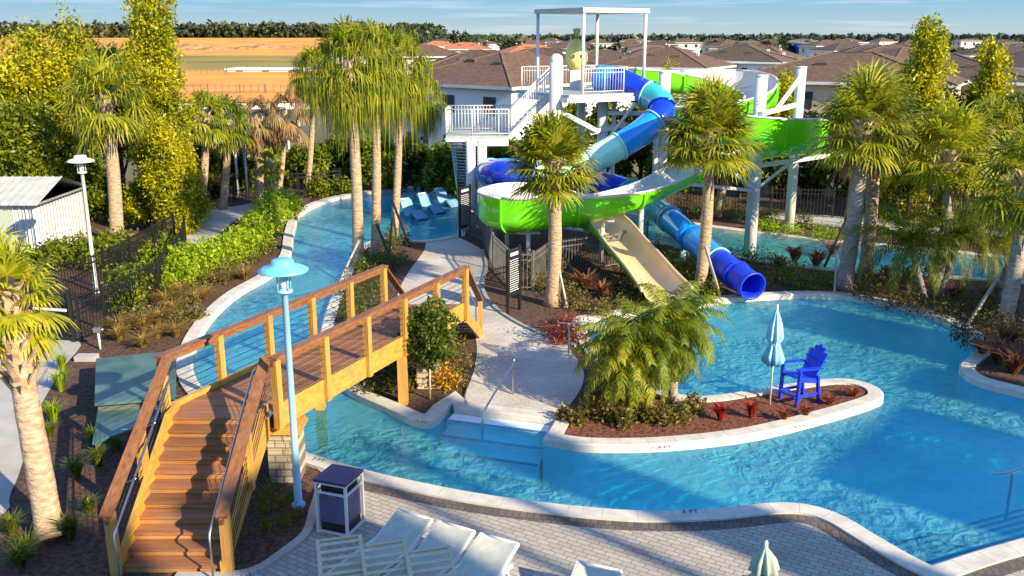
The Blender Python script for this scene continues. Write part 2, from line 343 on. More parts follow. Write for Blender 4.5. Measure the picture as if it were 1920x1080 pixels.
def joints(loop, d, step=.62):
    g = MB(); acc = 0; n = len(loop); sg = 1 if d > 0 else -1
    for i in range(n):
        p, q = Vector(loop[i]), Vector(loop[(i + 1) % n]); L_ = (q - p).length
        if L_ < 1e-5: continue
        t = (q - p) / L_; nn = Vector((-t.y, t.x)) * sg
        while acc < L_:
            c = p + t * acc
            if 8 < c.y < 34: g.beam((c.x + nn.x * .05, c.y + nn.y * .05, .058), (c.x + nn.x * (abs(d) - .02), c.y + nn.y * (abs(d) - .02), .0575), .008, .007)
            acc += step
        acc -= L_
    g.build('coping_joints', mat('joint_grey', (.30, .28, .25), rough=.9))['kind'] = 'structure'
joints(outer, -.42); joints(island, .36)
wall_strip(outer, -1.4, -.14, 'pool_wall', plaster, 1); wall_strip(island, -1.4, -.14, 'pool_wall', plaster, -1)
f = MB(); f.add([(-30, 8, -1.2), (60, 8, -1.2), (60, 62, -1.2), (-30, 62, -1.2)], [(0, 1, 2, 3)]); f.build('pool_floor', plaster)['kind'] = 'structure'
# water
wm = bpy.data.materials.new('pool_water'); wm.use_nodes = True; nt = wm.node_tree; nt.nodes.clear(); L = nt.links.new
co = nt.nodes.new('ShaderNodeTexCoord')
n1 = nt.nodes.new('ShaderNodeTexNoise'); n1.inputs['Scale'].default_value = 2.6; n1.inputs['Detail'].default_value = 5; n1.inputs['Distortion'].default_value = 1.4; n1.inputs['Roughness'].default_value = .55
n2 = nt.nodes.new('ShaderNodeTexVoronoi'); n2.feature = 'SMOOTH_F1'; n2.inputs['Scale'].default_value = 3.4
wn = nt.nodes.new('ShaderNodeTexNoise'); wn.inputs['Scale'].default_value = 1.7; wn.inputs['Detail'].default_value = 3
vm = nt.nodes.new('ShaderNodeMixRGB'); vm.inputs['Fac'].default_value = .22
big = nt.nodes.new('ShaderNodeTexNoise'); big.inputs['Scale'].default_value = .22; big.inputs['Detail'].default_value = 2; L(co.outputs['Object'], big.inputs['Vector'])
br_ = nt.nodes.new('ShaderNodeMapRange'); br_.inputs['From Min'].default_value = .38; br_.inputs['From Max'].default_value = .62; br_.inputs['To Min'].default_value = .15; L(big.outputs['Fac'], br_.inputs['Value'])
L(co.outputs['Object'], n1.inputs['Vector']); L(co.outputs['Object'], wn.inputs['Vector']); L(co.outputs['Object'], vm.inputs['Color1']); L(wn.outputs['Color'], vm.inputs['Color2']); L(vm.outputs[0], n2.inputs['Vector'])
ad = nt.nodes.new('ShaderNodeMath'); ad.operation = 'MULTIPLY_ADD'; ad.inputs[1].default_value = .55; L(n2.outputs['Distance'], ad.inputs[0]); L(n1.outputs['Fac'], ad.inputs[2])
bp = nt.nodes.new('ShaderNodeBump'); bp.inputs['Strength'].default_value = .5; bp.inputs['Distance'].default_value = .05; L(ad.outputs[0], bp.inputs['Height'])
bp2 = nt.nodes.new('ShaderNodeBump'); bp2.inputs['Strength'].default_value = 1.0; bp2.inputs['Distance'].default_value = 1.3; L(ad.outputs[0], bp2.inputs['Height']); L(br_.outputs[0], bp2.inputs['Strength'])
tr = nt.nodes.new('ShaderNodeBsdfTransparent'); tr.inputs['Color'].default_value = (.17, .88, .99, 1)
df = nt.nodes.new('ShaderNodeBsdfDiffuse'); df.inputs['Color'].default_value = (.26, .95, .88, 1); L(bp2.outputs[0], df.inputs['Normal'])
gl = nt.nodes.new('ShaderNodeBsdfGlossy'); gl.inputs['Roughness'].default_value = .08; L(bp.outputs[0], gl.inputs['Normal'])
m1 = nt.nodes.new('ShaderNodeMixShader'); m1.inputs[0].default_value = .19; L(tr.outputs[0], m1.inputs[1]); L(df.outputs[0], m1.inputs[2])
fr = nt.nodes.new('ShaderNodeFresnel'); fr.inputs['IOR'].default_value = 1.19; L(bp.outputs[0], fr.inputs['Normal'])
m2 = nt.nodes.new('ShaderNodeMixShader'); L(fr.outputs[0], m2.inputs[0]); L(m1.outputs[0], m2.inputs[1]); L(gl.outputs[0], m2.inputs[2])
ou = nt.nodes.new('ShaderNodeOutputMaterial'); L(m2.outputs[0], ou.inputs['Surface'])
f = MB(); f.add([(-30, 8, -.13), (60, 8, -.13), (60, 62, -.13), (-30, 62, -.13)], [(0, 1, 2, 3)]); f.build('pool_water', wm)['kind'] = 'structure'
# underwater steps
def pool_steps(a, b, dirn, n, zt, name, tread=.42, rise=.2):
    a = Vector(a); b = Vector(b); d = Vector(dirn).normalized(); o = MB(); st = MB()
    for k in range(n):
        z = zt - rise * k; p = a + d * tread * k; q = b + d * tread * k
        pts = [p, q, q + d * tread, p + d * tread]
        o.prism([(v.x, v.y) for v in pts] if area([(v.x, v.y) for v in pts]) > 0 else [(v.x, v.y) for v in pts][::-1], -1.19, z)
        e0 = p + d * (tread - .07); e1 = q + d * (tread - .07); pts = [e0, e1, e1 + d * .073, e0 + d * .073]
        pts = [(v.x, v.y) for v in pts]; st.prism(pts if area(pts) > 0 else pts[::-1], z - .02, z + .006)
    r = o.build(name, plaster); r['kind'] = 'structure'; s2 = st.build('step_nosing', tile); s2['kind'] = 'structure'
a, b = Vector(G(850, 768)), Vector(G(1036, 791)); dd = (b - a).normalized(); pool_steps(a, b, (dd.y, -dd.x), 4, -.1, 'pool_steps')
a, b = Vector(G(1750, 1062)), Vector(G(2100, 960)); dd = (b - a).normalized(); pool_steps(a, b, (-dd.y, dd.x), 5, -.2, 'pool_steps', .38, .17)
# decks and paths as sheets a few millimetres apart
def follow(loop, p0, p1):
    """the stretch of a closed loop between the points nearest p0 and p1 (the short way)"""
    i0 = min(range(len(loop)), key=lambda i: (loop[i][0] - p0[0]) ** 2 + (loop[i][1] - p0[1]) ** 2)
    i1 = min(range(len(loop)), key=lambda i: (loop[i][0] - p1[0]) ** 2 + (loop[i][1] - p1[1]) ** 2)
    n = len(loop); fw = [loop[(i0 + k) % n] for k in range((i1 - i0) % n + 1)]; bw = [loop[(i0 - k) % n] for k in range((i0 - i1) % n + 1)]
    return fw if len(fw) <= len(bw) else bw
oc = offset(outer, -.30); oc2 = offset(outer, -.415); oc3 = offset(outer, -.72); ocr = offset(outer, -.8)
edge = follow(oc, G(600, 862), G(2400, 880))
deckp = edge + [(30, 12.5), (30, 4), (-16, 4), (-16, 13.35)] + smooth(GP([(60, 1082), (330, 1083), (420, 1083), (480, 1072), (530, 1040), (575, 1002), (588, 960), (600, 925), (618, 900)]), False, 3)
if area(deckp) < 0: deckp = deckp[::-1]
sheet('pool_deck', [deckp], .016, pave)
e1 = follow(oc2, G(680, 882), G(2400, 880)); e2 = follow(oc3, G(680, 892), G(2400, 900))
sheet('deck_border_strip', [e1 + e2[::-1]], .021, border)
pathp = smooth(GP([(800, 452, 1), (856, 443, 1), (905, 470), (912, 500), (905, 540), (925, 575), (980, 612), (1050, 640), (1068, 655), (1095, 700), (1080, 745), (1046, 778, 1), (1040, 789, 1), (852, 768, 1), (870, 742), (890, 690), (893, 640), (875, 600), (850, 590), (768, 590), (745, 560), (760, 520), (785, 485), (795, 470)]), True, 4)
sheet('path', [pathp], .012, pathpave)
curb = smooth(GP([(905, 470), (912, 500), (905, 540), (925, 575), (980, 612), (1050, 640), (1080, 650)]), False, 5)
cb = MB()
for p, q in zip(curb, curb[1:]): cb.beam((*p, .03), (*q, .03), .12, .07)
tag(cb.build('kerb', mat('kerb_grey', (.22, .22, .21), (.30, .30, .28), scale=3, rough=.85)), kind='structure')
lpath = smooth(GP([(-400, 600), (50, 636), (150, 640), (118, 690), (88, 740), (62, 790), (48, 850), (20, 925), (-30, 980), (-500, 1100)]), True, 4)
sheet('path', [lpath], .008, concrete)
fpath = smooth(GP([(338, 452), (372, 478), (400, 452), (432, 420), (470, 400), (540, 380), (545, 362), (460, 384), (400, 392), (355, 420)]), True, 4)
sheet('path', [fpath], .006, concrete)
sheet('path', [[(*G(1440, 408),), (*G(1560, 425),), (*G(1700, 436),), (*G(2000, 450),), (*G(2000, 436),), (*G(1560, 404),), (*G(1440, 398),)]], .005, concrete)
red_isl = smooth(GP([(1030, 815), (1060, 775), (1130, 750), (1320, 752), (1440, 735), (1560, 722), (1625, 730), (1640, 742), (1540, 778), (1400, 808), (1240, 826), (1100, 828)]), True, 3)
sheet('island_mulch', [red_isl], .02, redmulch)
ramp = mat('river_mulch', (.05, .028, .016), (.17, .085, .045), scale=7, rough=.95, bump=1, bscale=18, detail=10)
# kerb round the near left bed
kb = MB(); cp = smooth(GP([(330, 1083), (420, 1083), (480, 1072), (530, 1040), (575, 1002), (588, 960), (600, 925), (618, 900)]), False, 4)
for p, q in zip(cp, cp[1:]): kb.beam((*p, .035), (*q, .035), .16, .06)
tag(kb.build('kerb', concrete), kind='structure')
# depth markings on the coping
def marking(px, py, txt, ang, size=.17, z=.0635):
    c = bpy.data.curves.new('depth_marking', 'FONT'); c.body = txt; c.size = size; c.extrude = .001; c.align_x = 'CENTER'; c.align_y = 'CENTER'
    o = bpy.data.objects.new('depth_marking', c); col.objects.link(o); o.location = (*G(px, py, z), z); o.rotation_euler = (0, 0, ang)
    c.materials.append(black); me = bpy.data.meshes.new_from_object(o); m2_ = bpy.data.objects.new('depth_marking', me); col.objects.link(m2_); m2_.location = o.location; m2_.rotation_euler = o.rotation_euler; bpy.data.objects.remove(o); return m2_
MK = [(597, 862, 'at the bin end of the near coping', R(-24)), (1294, 959, 'on the near coping beside the dark border', R(2)), (790, 791, 'on the coping tip below the small tree', R(-25)), (1246, 838, 'on the island coping below the feathery palm', R(3)), (1500, 800, 'on the island coping below the blue chair', R(18))]
for px, py, wh, an in MK:
    tag(marking(px, py, '3 FT', an), 'black 3 FT depth marking ' + wh, 'pool marking', 'depth markings on the coping')

# terrain and fields beyond
def strip(name, rows, m, x0, x1, nx=24, kind='structure'):
    o = MB(); vs = []
    for py, Y in rows:
        for i in range(nx + 1): p = V(x0 + (x1 - x0) * i / nx, py, Y); vs.append((p.x, p.y, p.z))
    o.add(vs, [(r * (nx + 1) + i, r * (nx + 1) + i + 1, (r + 1) * (nx + 1) + i + 1, (r + 1) * (nx + 1) + i) for r in range(len(rows) - 1) for i in range(nx)], 0, True)
    b = o.build(name, m); tag(b, kind=kind); return b
om = mat('bare_orange_soil', (.48, .165, .012), (.86, .37, .03), scale=.06, rough=.95, detail=10, contrast=(.3, .7))
ogm = mat('dry_grass_field', (.14, .13, .008), (.36, .22, .012), scale=.03, rough=.95, detail=10)
strip('field_soil', [(192, 113), (165, 150), (132, 222)], om, -200, 640)
strip('field_grass', [(132, 222), (104, 330)], ogm, -200, 640)
strip('hill', [(104, 330), (88, 430), (71, 600), (74, 900)], om, -400, 640)

# ---------------------------------------------------------------- unseen building added behind the viewer, wings and gaps shaped to shade the pool
DP = Vector((.669, .743, 0)); TD = Vector((-.743, .669, 0))
ht = empty('shading_building', (24, -18, 0), 'unseen pale building added behind the viewer, its wings shaped to shade the pool', 'building')
hw = mat('shading_wing_render', (.55, .50, .42), (.62, .57, .48), scale=1, rough=.9); hg = mat('dark_window_glass', (.02, .03, .04), rough=.1)
tE = tan(SUN_EL)
WINGS = [(-26, 6.2, 16), (6.9, 9.5, 15.5), (10.5, 10.75, 15.5), (11.8, 12.1, 14.5), (13.0, 14.7, 15.6), (16.9, 21.9, 6.8), (23.1, 25.2, 7.5), (25.7, 28.6, 12.5), (29.6, 40, 10)]
for s0, s1, tip in WINGS:
    Hh = (tip + 25) * tE; g = MB(); c = DP * ((s0 + s1) / 2) + TD * (-29); g.box((c.x, c.y, Hh / 2), (s1 - s0, 8, Hh), (DP, TD, Vector((0, 0, 1))))
    wo_ = g.build('shading_wing', hw, ht)
    if s1 - s0 > 1.5:
        gg = MB()
        for k in range(int((s1 - s0) / 1.6)):
            for fl in range(int(Hh / 3)):
                cc = DP * (s0 + .9 + k * 1.6) + TD * (-25.02); gg.box((cc.x, cc.y, 1.8 + fl * 3), (.9, .1, 1.4), (DP, TD, Vector((0, 0, 1))))
        gg.build('window', hg, wo_)
def arc3(P, sub=5):
    out = []; n = len(P); P = [Vector(p) for p in P]
    for i in range(n - 1):
        p0 = P[i - 1] if i else P[0] * 2 - P[1]; p1, p2 = P[i], P[i + 1]; p3 = P[i + 2] if i + 2 < n else P[-1] * 2 - P[-2]
        for k in range(sub):
            t = k / sub; out.append(.5 * ((2 * p1) + (p2 - p0) * t + (2 * p0 - 5 * p1 + 4 * p2 - p3) * t * t + (-p0 + 3 * p1 - 3 * p2 + p3) * t ** 3))
    return out + [P[-1]]
# ---------------------------------------------------------------- footbridge with stairs
ZD = 1.6; RZ = 2.66
br = empty('footbridge', (-5, 18, 0), 'cedar footbridge with a stair of warm brown treads crossing the river', 'bridge')
SL, SR, SY0, SY1 = -6.36, -4.72, 13.52, 16.2
NR = 11; tr_ = (SY1 - SY0) / (NR - 1) if NR > 1 else 1; rise = ZD / NR
trd = MB(); rsr = MB()
for k in range(NR - 1):
    y0 = SY0 + k * tr_; z = rise * (k + 1)
    trd.box(((SL + SR) / 2, y0 + tr_ / 2 - .02, z - .022), (SR - SL, tr_ + .03, .044))
    rsr.box(((SL + SR) / 2, y0 + .012, z - rise / 2 - .02), (SR - SL - .01, .022, rise - .044))
rsr.box(((SL + SR) / 2, SY1 + .012, ZD - rise / 2 - .02), (SR - SL - .01, .022, rise - .044))
trd.build('stair_tread', wtread, br); rsr.build('stair_riser', woodmat('cedar_riser', (.30, .13, .04), (.48, .23, .07), 'X'), br)
Nn = [Vector((-4.52, 16.55, 0)), Vector((-1.30, 23.6, 0))]; Ff = [Vector((-6.52, 16.55, 0)), Vector((-3.28, 23.6, 0))]
dirb = (Nn[1] - Nn[0]).normalized(); perp = Vector((dirb.y, -dirb.x, 0))
dk = MB()
dk.prism([(SL - .1, SY1 - .03), (SR + .12, SY1 - .03), (SR + .16, 16.7), (SL - .1, 16.7)], ZD - .04, ZD)
nb = 54
for k in range(nb):
    t0, t1 = k / nb, (k + .93) / nb
    pts = [Ff[0].lerp(Ff[1], t0), Nn[0].lerp(Nn[1], t0), Nn[0].lerp(Nn[1], t1), Ff[0].lerp(Ff[1], t1)]
    dk.prism([(p.x, p.y + .16) for p in pts], ZD - .037, ZD + .002)
dk.build('deck_boards', wtread, br)
def girders(A, B, z0, z1, name='girder'):
    g = MB(); g.beam(A + Vector((0, 0, (z0 + z1) / 2)), B + Vector((0, 0, (z0 + z1) / 2)), .09, z1 - z0); return g.build(name, wgird, br)
girders(Nn[0] + perp * .02, Nn[1] + perp * .02, ZD - .38, ZD + .1); girders(Ff[0] - perp * .02, Ff[1] - perp * .02, ZD - .38, ZD + .1)
def stringer(x):
    g = MB(); Z = .06
    pr = [(SY0 - .1, -.0), (SY1 + .4, ZD - .5), (SY1 + .4, ZD + .12), (SY1 - .1, ZD + .12), (SY0 - .1, rise + .1)]
    n = 5; vs = [(x - .045, y, z) for y, z in pr] + [(x + .045, y, z) for y, z in pr]
    g.add(vs, [tuple(range(n)), tuple(range(n, 2 * n))[::-1]] + [(i, i + n, (i + 1) % n + n, (i + 1) % n) for i in range(n)]); return g.build('stair_stringer', wgird, br)
stringer(SL - .03); stringer(SR + .03)
def post(p, z0, z1, s=.14):
    g = MB(); g.box((p.x, p.y, (z0 + z1) / 2), (s, s, z1 - z0), (perp, dirb, Vector((0, 0, 1)))); return g.build('post', wpost, br)
def panel(p, q, za, zb, h, n=7):
    g = MB()
    for k in range(n):
        z = .14 + (h - .2) * k / (n - 1); g.tube([(p.x, p.y, za + z), (q.x, q.y, zb + z)], .007, 4)
    return g.build('cable_infill', steel if 0 else black, br)
def railing(P, Q, n, first=True):
    for k in range(n + 1):
        if k == 0 and not first: continue
        post(P.lerp(Q, k / n), ZD - .36, RZ - .045)
    for k in range(n): panel(P.lerp(Q, k / n), P.lerp(Q, (k + 1) / n), ZD, ZD, 1.02)
    g = MB(); A = P + Vector((0, 0, RZ)) - dirb * .08; B = Q + Vector((0, 0, RZ)) + dirb * .1
    g.beam(A, B, .2, .05); g.beam(A - Vector((0, 0, .09)), B - Vector((0, 0, .09)), .05, .12, 0); return g.build('rail_cap', wcap, br)
railing(Nn[0] + perp * .09, Nn[1] + perp * .09, 5); railing(Ff[0] - perp * .09, Ff[1] - perp * .09, 5)
for x, s in ((SL - .1, -1), (SR + .1, 1)):
    bot = Vector((x, SY0 - .02, 0)); top = Vector((x, 16.45, 0))
    for t, z in ((0, 0), (.5, .8)):
        p = bot.lerp(top, t); g = MB(); g.box((p.x, p.y, (z - .05 + z + 1.05) / 2 + (0 if t else .02)), (.15, .15, 1.1 if t else 1.12)); g.build('post', wpost, br)
    g = MB(); A = Vector((x, SY0 - .18, 1.1)); B = Vector((x, 16.55, RZ)); g.beam(A, B, .2, .05); g.beam(A - Vector((0, 0, .09)), B - Vector((0, 0, .09)), .05, .13); g.build('rail_cap', wcap, br)
    # mesh panel of thin cables
    for (ta, tb) in ((.03, .48), (.52, .98)):
        p = bot.lerp(top, ta); q = bot.lerp(top, tb); g = MB()
        for k in range(7):
            z = .15 + .75 * k / 6; g.tube([(p.x, p.y, ta * ZD + z), (q.x, q.y, tb * ZD + z)], .007, 4)
        g.build('cable_infill', black, br)
    # steel grab rail on brackets
    xi = x - s * .17; g = MB()
    g.tube([(xi, SY0 - .3, .05), (xi, SY0 - .3, .85), (xi, SY0 - .15, .95), (xi, 16.25, ZD + .88), (xi, 16.45, ZD + .88)], .02, 8)
    for t in (.25, .6, .95):
        p = bot.lerp(top, t); g.tube([(xi, p.y, t * ZD + .93), (x, p.y, t * ZD + .85)], .012, 6)
    g.build('handrail', steel, br)
# far steps down to the path
fs = MB()
fd = Vector((.12, 1, 0)).normalized()
for k in range(8):
    z = ZD - .18 * (k + 1); a = Ff[1] + Vector((0, .12, 0)) + fd * .3 * k; b = Nn[1] + Vector((0, .12, 0)) + fd * .3 * k
    fs.prism([(a.x, a.y), (b.x, b.y), (b.x + fd.x * .3, b.y + fd.y * .3), (a.x + fd.x * .3, a.y + fd.y * .3)], z - .05, z)
fs.build('stair_tread', wtread, br)
for P in (Ff[1] - perp * .09, Nn[1] + perp * .09):
    g = MB(); g.beam(P + Vector((0, .05, ZD - .3)), P + fd * 2.5 + Vector((0, 0, .02)), .07, .32); g.build('stair_stringer', wgird, br)
    q = P + fd * 2.5; g = MB(); g.box((q.x, q.y, .52), (.13, .13, 1.04)); g.build('post', wpost, br)
    g = MB(); g.beam(P + Vector((0, 0, RZ)), q + Vector((0, 0, 1.06)), .17, .05); g.build('rail_cap', wcap, br)
    g = MB(); g.tube([P + Vector((-.14, 0, RZ - .15)), q + Vector((-.14, 0, .92)), q + Vector((-.14, .3, .92)), q + Vector((-.14, .3, .3))], .018, 6); g.build('handrail', steel, br)
# piles in the water
for t in (.60,):
    for P in (Nn, Ff):
        p = P[0].lerp(P[1], t); g = MB(); g.box((p.x, p.y, .02), (.22, .22, 2.42)); g.build('pile', wpost, br)
# stone piers
stone = brickmat('stacked_stone', (.62, .52, .36), (.44, .38, .28), (.20, .16, .11), .30, .15, .012, plane='xz', rough=.9, bump=.8)
def pier(px, py, hgt, lab):
    x, y = G(px, py); e = empty('stone_pier', (x, y, 0), lab, 'stone pillar')
    g = MB(); zz = 0; r2 = random.Random(px)
    while zz < hgt - .01:
        h2 = min(.14, hgt - zz); n = 2; xs = [-.3, r2.uniform(-.1, .12), .3]
        for a, b in zip(xs, xs[1:]):
            j = r2.uniform(-.012, .012); g.box((x + (a + b) / 2, y + j, zz + h2 / 2), (b - a - .012, .6 + j, h2 - .012))
        zz += h2
    g.build('stone_blocks', stone, e)
    g = MB(); g.box((x, y, hgt + .035), (.74, .74, .07)); g.box((x, y, hgt + .10), (.66, .66, .06)); g.build('wood_cap', wcap if 0 else wgird, e); return e
pier(541, 893, 1.05, 'stacked stone pillar with a wooden cap behind the blue lamp post')
pier(806, 722, 1.1, 'pale stone pillar behind the small round tree under the bridge end')

# ---------------------------------------------------------------- lamp posts
def lamp(px, py, hgt, m, lab, tx=0):
    x, y = G(px, py); e = empty('lamp_post', (x, y, 0), lab, 'lamp post')
    g = MB(); g.lathe([(.13, 0), (.13, .05), (.075, .09), (.072, .8), (.065, .84), (.058, hgt - .62), (.09, hgt - .6), (.09, hgt - .52), (.05, hgt - .5)], (x, y, 0), 14); g.build('pole', m, e)
    g = MB()
    for k in range(4):
        a = pi / 4 + k * pi / 2; g.tube([(x + .13 * cos(a), y + .13 * sin(a), hgt - .56), (x + .13 * cos(a), y + .13 * sin(a), hgt - .16)], .014, 5)
    g.lathe([(.0, hgt - .58), (.15, hgt - .58), (.15, hgt - .54), (0, hgt - .54)], (x, y, 0), 16); g.build('cage', m, e)
    g = MB(); g.lathe([(0, hgt - .52), (.07, hgt - .52), (.08, hgt - .4), (.07, hgt - .24), (0, hgt - .22)], (x, y, 0), 12); g.build('lamp_glass', mat('frosted_glass', (.7, .75, .75), rough=.3), e)
    g = MB(); g.lathe([(.43, hgt - .20), (.44, hgt - .175), (.34, hgt - .12), (.20, hgt - .08), (.19, hgt - .01), (.17, hgt + .01), (0, hgt + .015)], (x, y, 0), 28); g.lathe([(.40, hgt - .20), (.18, hgt - .14), (0, hgt - .13)], (x, y, 0), 28); g.build('lamp_shade', m if m is not steelblue else lampblue, e)
    return e
lamp(560, 948, 4.72, steelblue, 'pale blue lamp post with a wide blue shade beside the stair')
lamp(181, 548, 4.66, white, 'white lamp post with a flat round shade behind the black fence')

# ---------------------------------------------------------------- litter bin
bx, by = G(624, 1004); bn = empty('litter_bin', (bx, by, 0), 'dark purple litter bin in a white frame on the pavers', 'litter bin')
ang = R(-20); X = Vector((cos(ang), sin(ang), 0)); Y = Vector((-sin(ang), cos(ang), 0)); Z = Vector((0, 0, 1)); c0 = Vector((bx, by, 0)) + Y * .3
navy = mat('navy_panel', (.035, .028, .10), (.05, .042, .135), scale=3, rough=.5)
g = MB(); g.box(c0 + Z * .5, (.52, .52, .56), (X, Y, Z)); g.build('bin_body', mat('bin_body_grey', (.085, .08, .16), (.12, .115, .20), scale=4, rough=.5), bn)
g = MB(); g.box(c0 + Z * .14, (.50, .50, .15), (X, Y, Z)); g.build('bin_base', black, bn)
g = MB(); g.box(c0 + Z * 1.02, (.64, .64, .05), (X, Y, Z)); g.build('lid', navy, bn)
g = MB(); g.box(c0 + Z * .86, (.46, .46, .16), (X, Y, Z)); g.build('opening', black, bn)
g = MB()
for i in (-1, 1):
    for j in (-1, 1): g.box(c0 + X * (i * .29) + Y * (j * .29) + Z * .5, (.045, .045, 1.0), (X, Y, Z))
for z in (.045, .80, .975):
    for i in (-1, 1):
        g.box(c0 + X * (i * .29) + Z * z, (.035, .54, .035), (X, Y, Z)); g.box(c0 + Y * (i * .29) + Z * z, (.54, .035, .035), (X, Y, Z))
g.build('frame', white, bn)
g = MB(); g.box(c0 - Y * .268 + Z * .735, (.12, .02, .025), (X, Y, Z)); g.build('handle', steel, bn)

# ---------------------------------------------------------------- sun loungers
sling = mat('white_sling_fabric', (.43, .43, .36), (.50, .50, .42), scale=9, rough=.7)
def lounger(hx, hy, ang, lab, strap=False, back=.36):
    e = empty('sun_lounger', (hx, hy, 0), lab, 'sun lounger', 'white sun loungers on the near deck')
    D = Vector((cos(ang), sin(ang), 0)); S = Vector((-sin(ang), cos(ang), 0)); O = Vector((hx, hy, 0))   # D: head towards feet
    wd = .355; Lb = .72; a = back; hinge = D * .55 + Z * .36
    top = hinge - D * (Lb * cos(a)) + Z * (Lb * sin(a)); foot = hinge + D * 1.25
    fr = cream if strap else white
    for s in (-1, 1):
        g = MB(); g.beam(O + hinge + S * s * wd, O + foot + S * s * wd, .05, .06); g.beam(O + hinge + S * s * wd - D * .45, O + hinge + S * s * wd, .05, .06); g.build('side_rail', fr, e)
        g = MB(); g.beam(O + hinge + S * s * (wd - .02), O + top + S * s * (wd - .02), .06, .05, up=(0, 0, 1)); g.build('back_frame', fr, e)
        for t in (-.3, 1.05):
            g = MB(); p = hinge + D * t + S * s * wd; g.beam(O + p, O + p - Z * .36 + D * (.06 if t > 0 else -.06), .04, .05, up=D); g.build('leg', fr, e)
    for en in (top, foot): g = MB(); g.tube([O + en - S * wd, O + en + S * wd], .026, 8); g.build('cross_bar', fr, e)
    if strap:
        g = MB()
        for k in range(9): p = hinge + D * (.04 + k * .14); g.box(O + p + Z * .025, (.055, 2 * wd - .02, .008), (D, S, Z))
        for k in range(5):
            p = hinge.lerp(top, .1 + k * .19); u = (top - hinge).normalized(); g.box(O + p + u.cross(S) * -.03, (.055, 2 * wd - .06, .008), (u, S, u.cross(S)))
        g.build('strap', cream, e)
    else:
        g = MB(); u = (top - hinge).normalized()
        def slab(A, B, sag, n=6):
            vs = []; fs = []
            nn = (B - A).normalized().cross(S); nn = nn if nn.z > 0 else -nn
            for i in range(n + 1):
                for j in range(5):
                    w_ = (j / 4 - .5) * 2; vs.append(O + A.lerp(B, i / n) + S * w_ * (wd - .02) + nn * (.03 - sag * (1 - w_ * w_)))
            for i in range(n):
                for j in range(4): fs.append((i * 5 + j, i * 5 + j + 1, i * 5 + j + 6, i * 5 + j + 5))
            return vs, fs
        vs, fs = slab(hinge, top, .03); g.add(vs, fs, 0, True); g.build('back_sling', sling, e)
        g = MB(); vs, fs = slab(hinge, foot, .03); g.add(vs, fs, 0, True); g.build('seat_sling', sling, e)
    return e
cream = mat('cream_painted_frame', (.52, .42, .25), (.62, .52, .34), scale=6, rough=.6)
LA = atan2(-.86, -.50)
for (px, py, ln) in ((772, 1032, 'white sun lounger nearest the litter bin'), (850, 1055, 'white sun lounger in the middle of the three by the bin'), (930, 1080, 'white sun lounger at the right end of the three by the bin')):
    x, y = G(px, py); lounger(x, y, LA, ln)
x, y = G(1118, 1136); lounger(x, y, R(-112), 'white sun lounger standing alone on the shaded deck')
for (px, py, ln) in ((640, 1085, 'cream strap lounger in front of the white loungers, nearest the planting kerb'), (722, 1096, 'cream strap lounger between two others at the bottom edge'), (806, 1108, 'cream strap lounger at the right end of the cream ones')):
    x, y = G(px, py); lounger(x, y, R(-75), ln, strap=True, back=.45)

# ---------------------------------------------------------------- closed umbrellas
def umbrella(x, y, hgt, lab, m, fan=.0, c0=.9, pole=white):
    e = empty('closed_umbrella', (x, y, 0), lab, 'umbrella')
    g = MB(); g.tube([(x, y, 0), (x, y, hgt - .05)], .024, 8); g.build('pole', pole, e)
    g = MB(); g.lathe([(.0, hgt + .09), (.025, hgt + .07), (.03, hgt), (0.03, hgt - .08)], (x, y, 0), 8); g.build('finial', pole, e)
    g = MB(); n = 32; prof = [(0, .012), (.08, .05), (.3, .12), (.55, .155), (.62, .10), (.66, .10), (.85, .17), (1.0, .21 + fan), (1.0, .02)]
    Lc = hgt * .56 if not fan else hgt * .3; vs = []
    for t, r in prof:
        for k in range(n):
            a = 2 * pi * k / n; rr = r * (1 + .38 * cos(8 * a) * min(1, t * 3)); zz = hgt - t * Lc + (.07 * cos(8 * a) if t >= 1 and r > .1 else 0); vs.append((x + rr * cos(a), y + rr * sin(a), zz))
    g.add(vs, [(i * n + k, i * n + (k + 1) % n, (i + 1) * n + (k + 1) % n, (i + 1) * n + k) for i in range(len(prof) - 1) for k in range(n)], 0, True); g.build('folded_canopy', m, e)
    g = MB(); g.lathe([(.115, hgt - .6 * Lc), (.12, hgt - .64 * Lc), (.115, hgt - .67 * Lc)], (x, y, 0), 16); g.build('tie_band', m, e)
    return e
ubm = mat('pale_blue_canvas', (.20, .52, .74), (.36, .66, .82), scale=1.2, rough=.8)
x, y = G(1443, 760); umbrella(x, y, 2.42, 'closed pale blue umbrella standing beside the blue chair', ubm)
p = V(1436, 1024, 10.8); umbrella(p.x, 10.8, p.z, 'closed grey green umbrella at the bottom edge of the deck', mat('sage_canvas', (.26, .34, .28), (.36, .43, .36), scale=2, rough=.85), fan=.02)

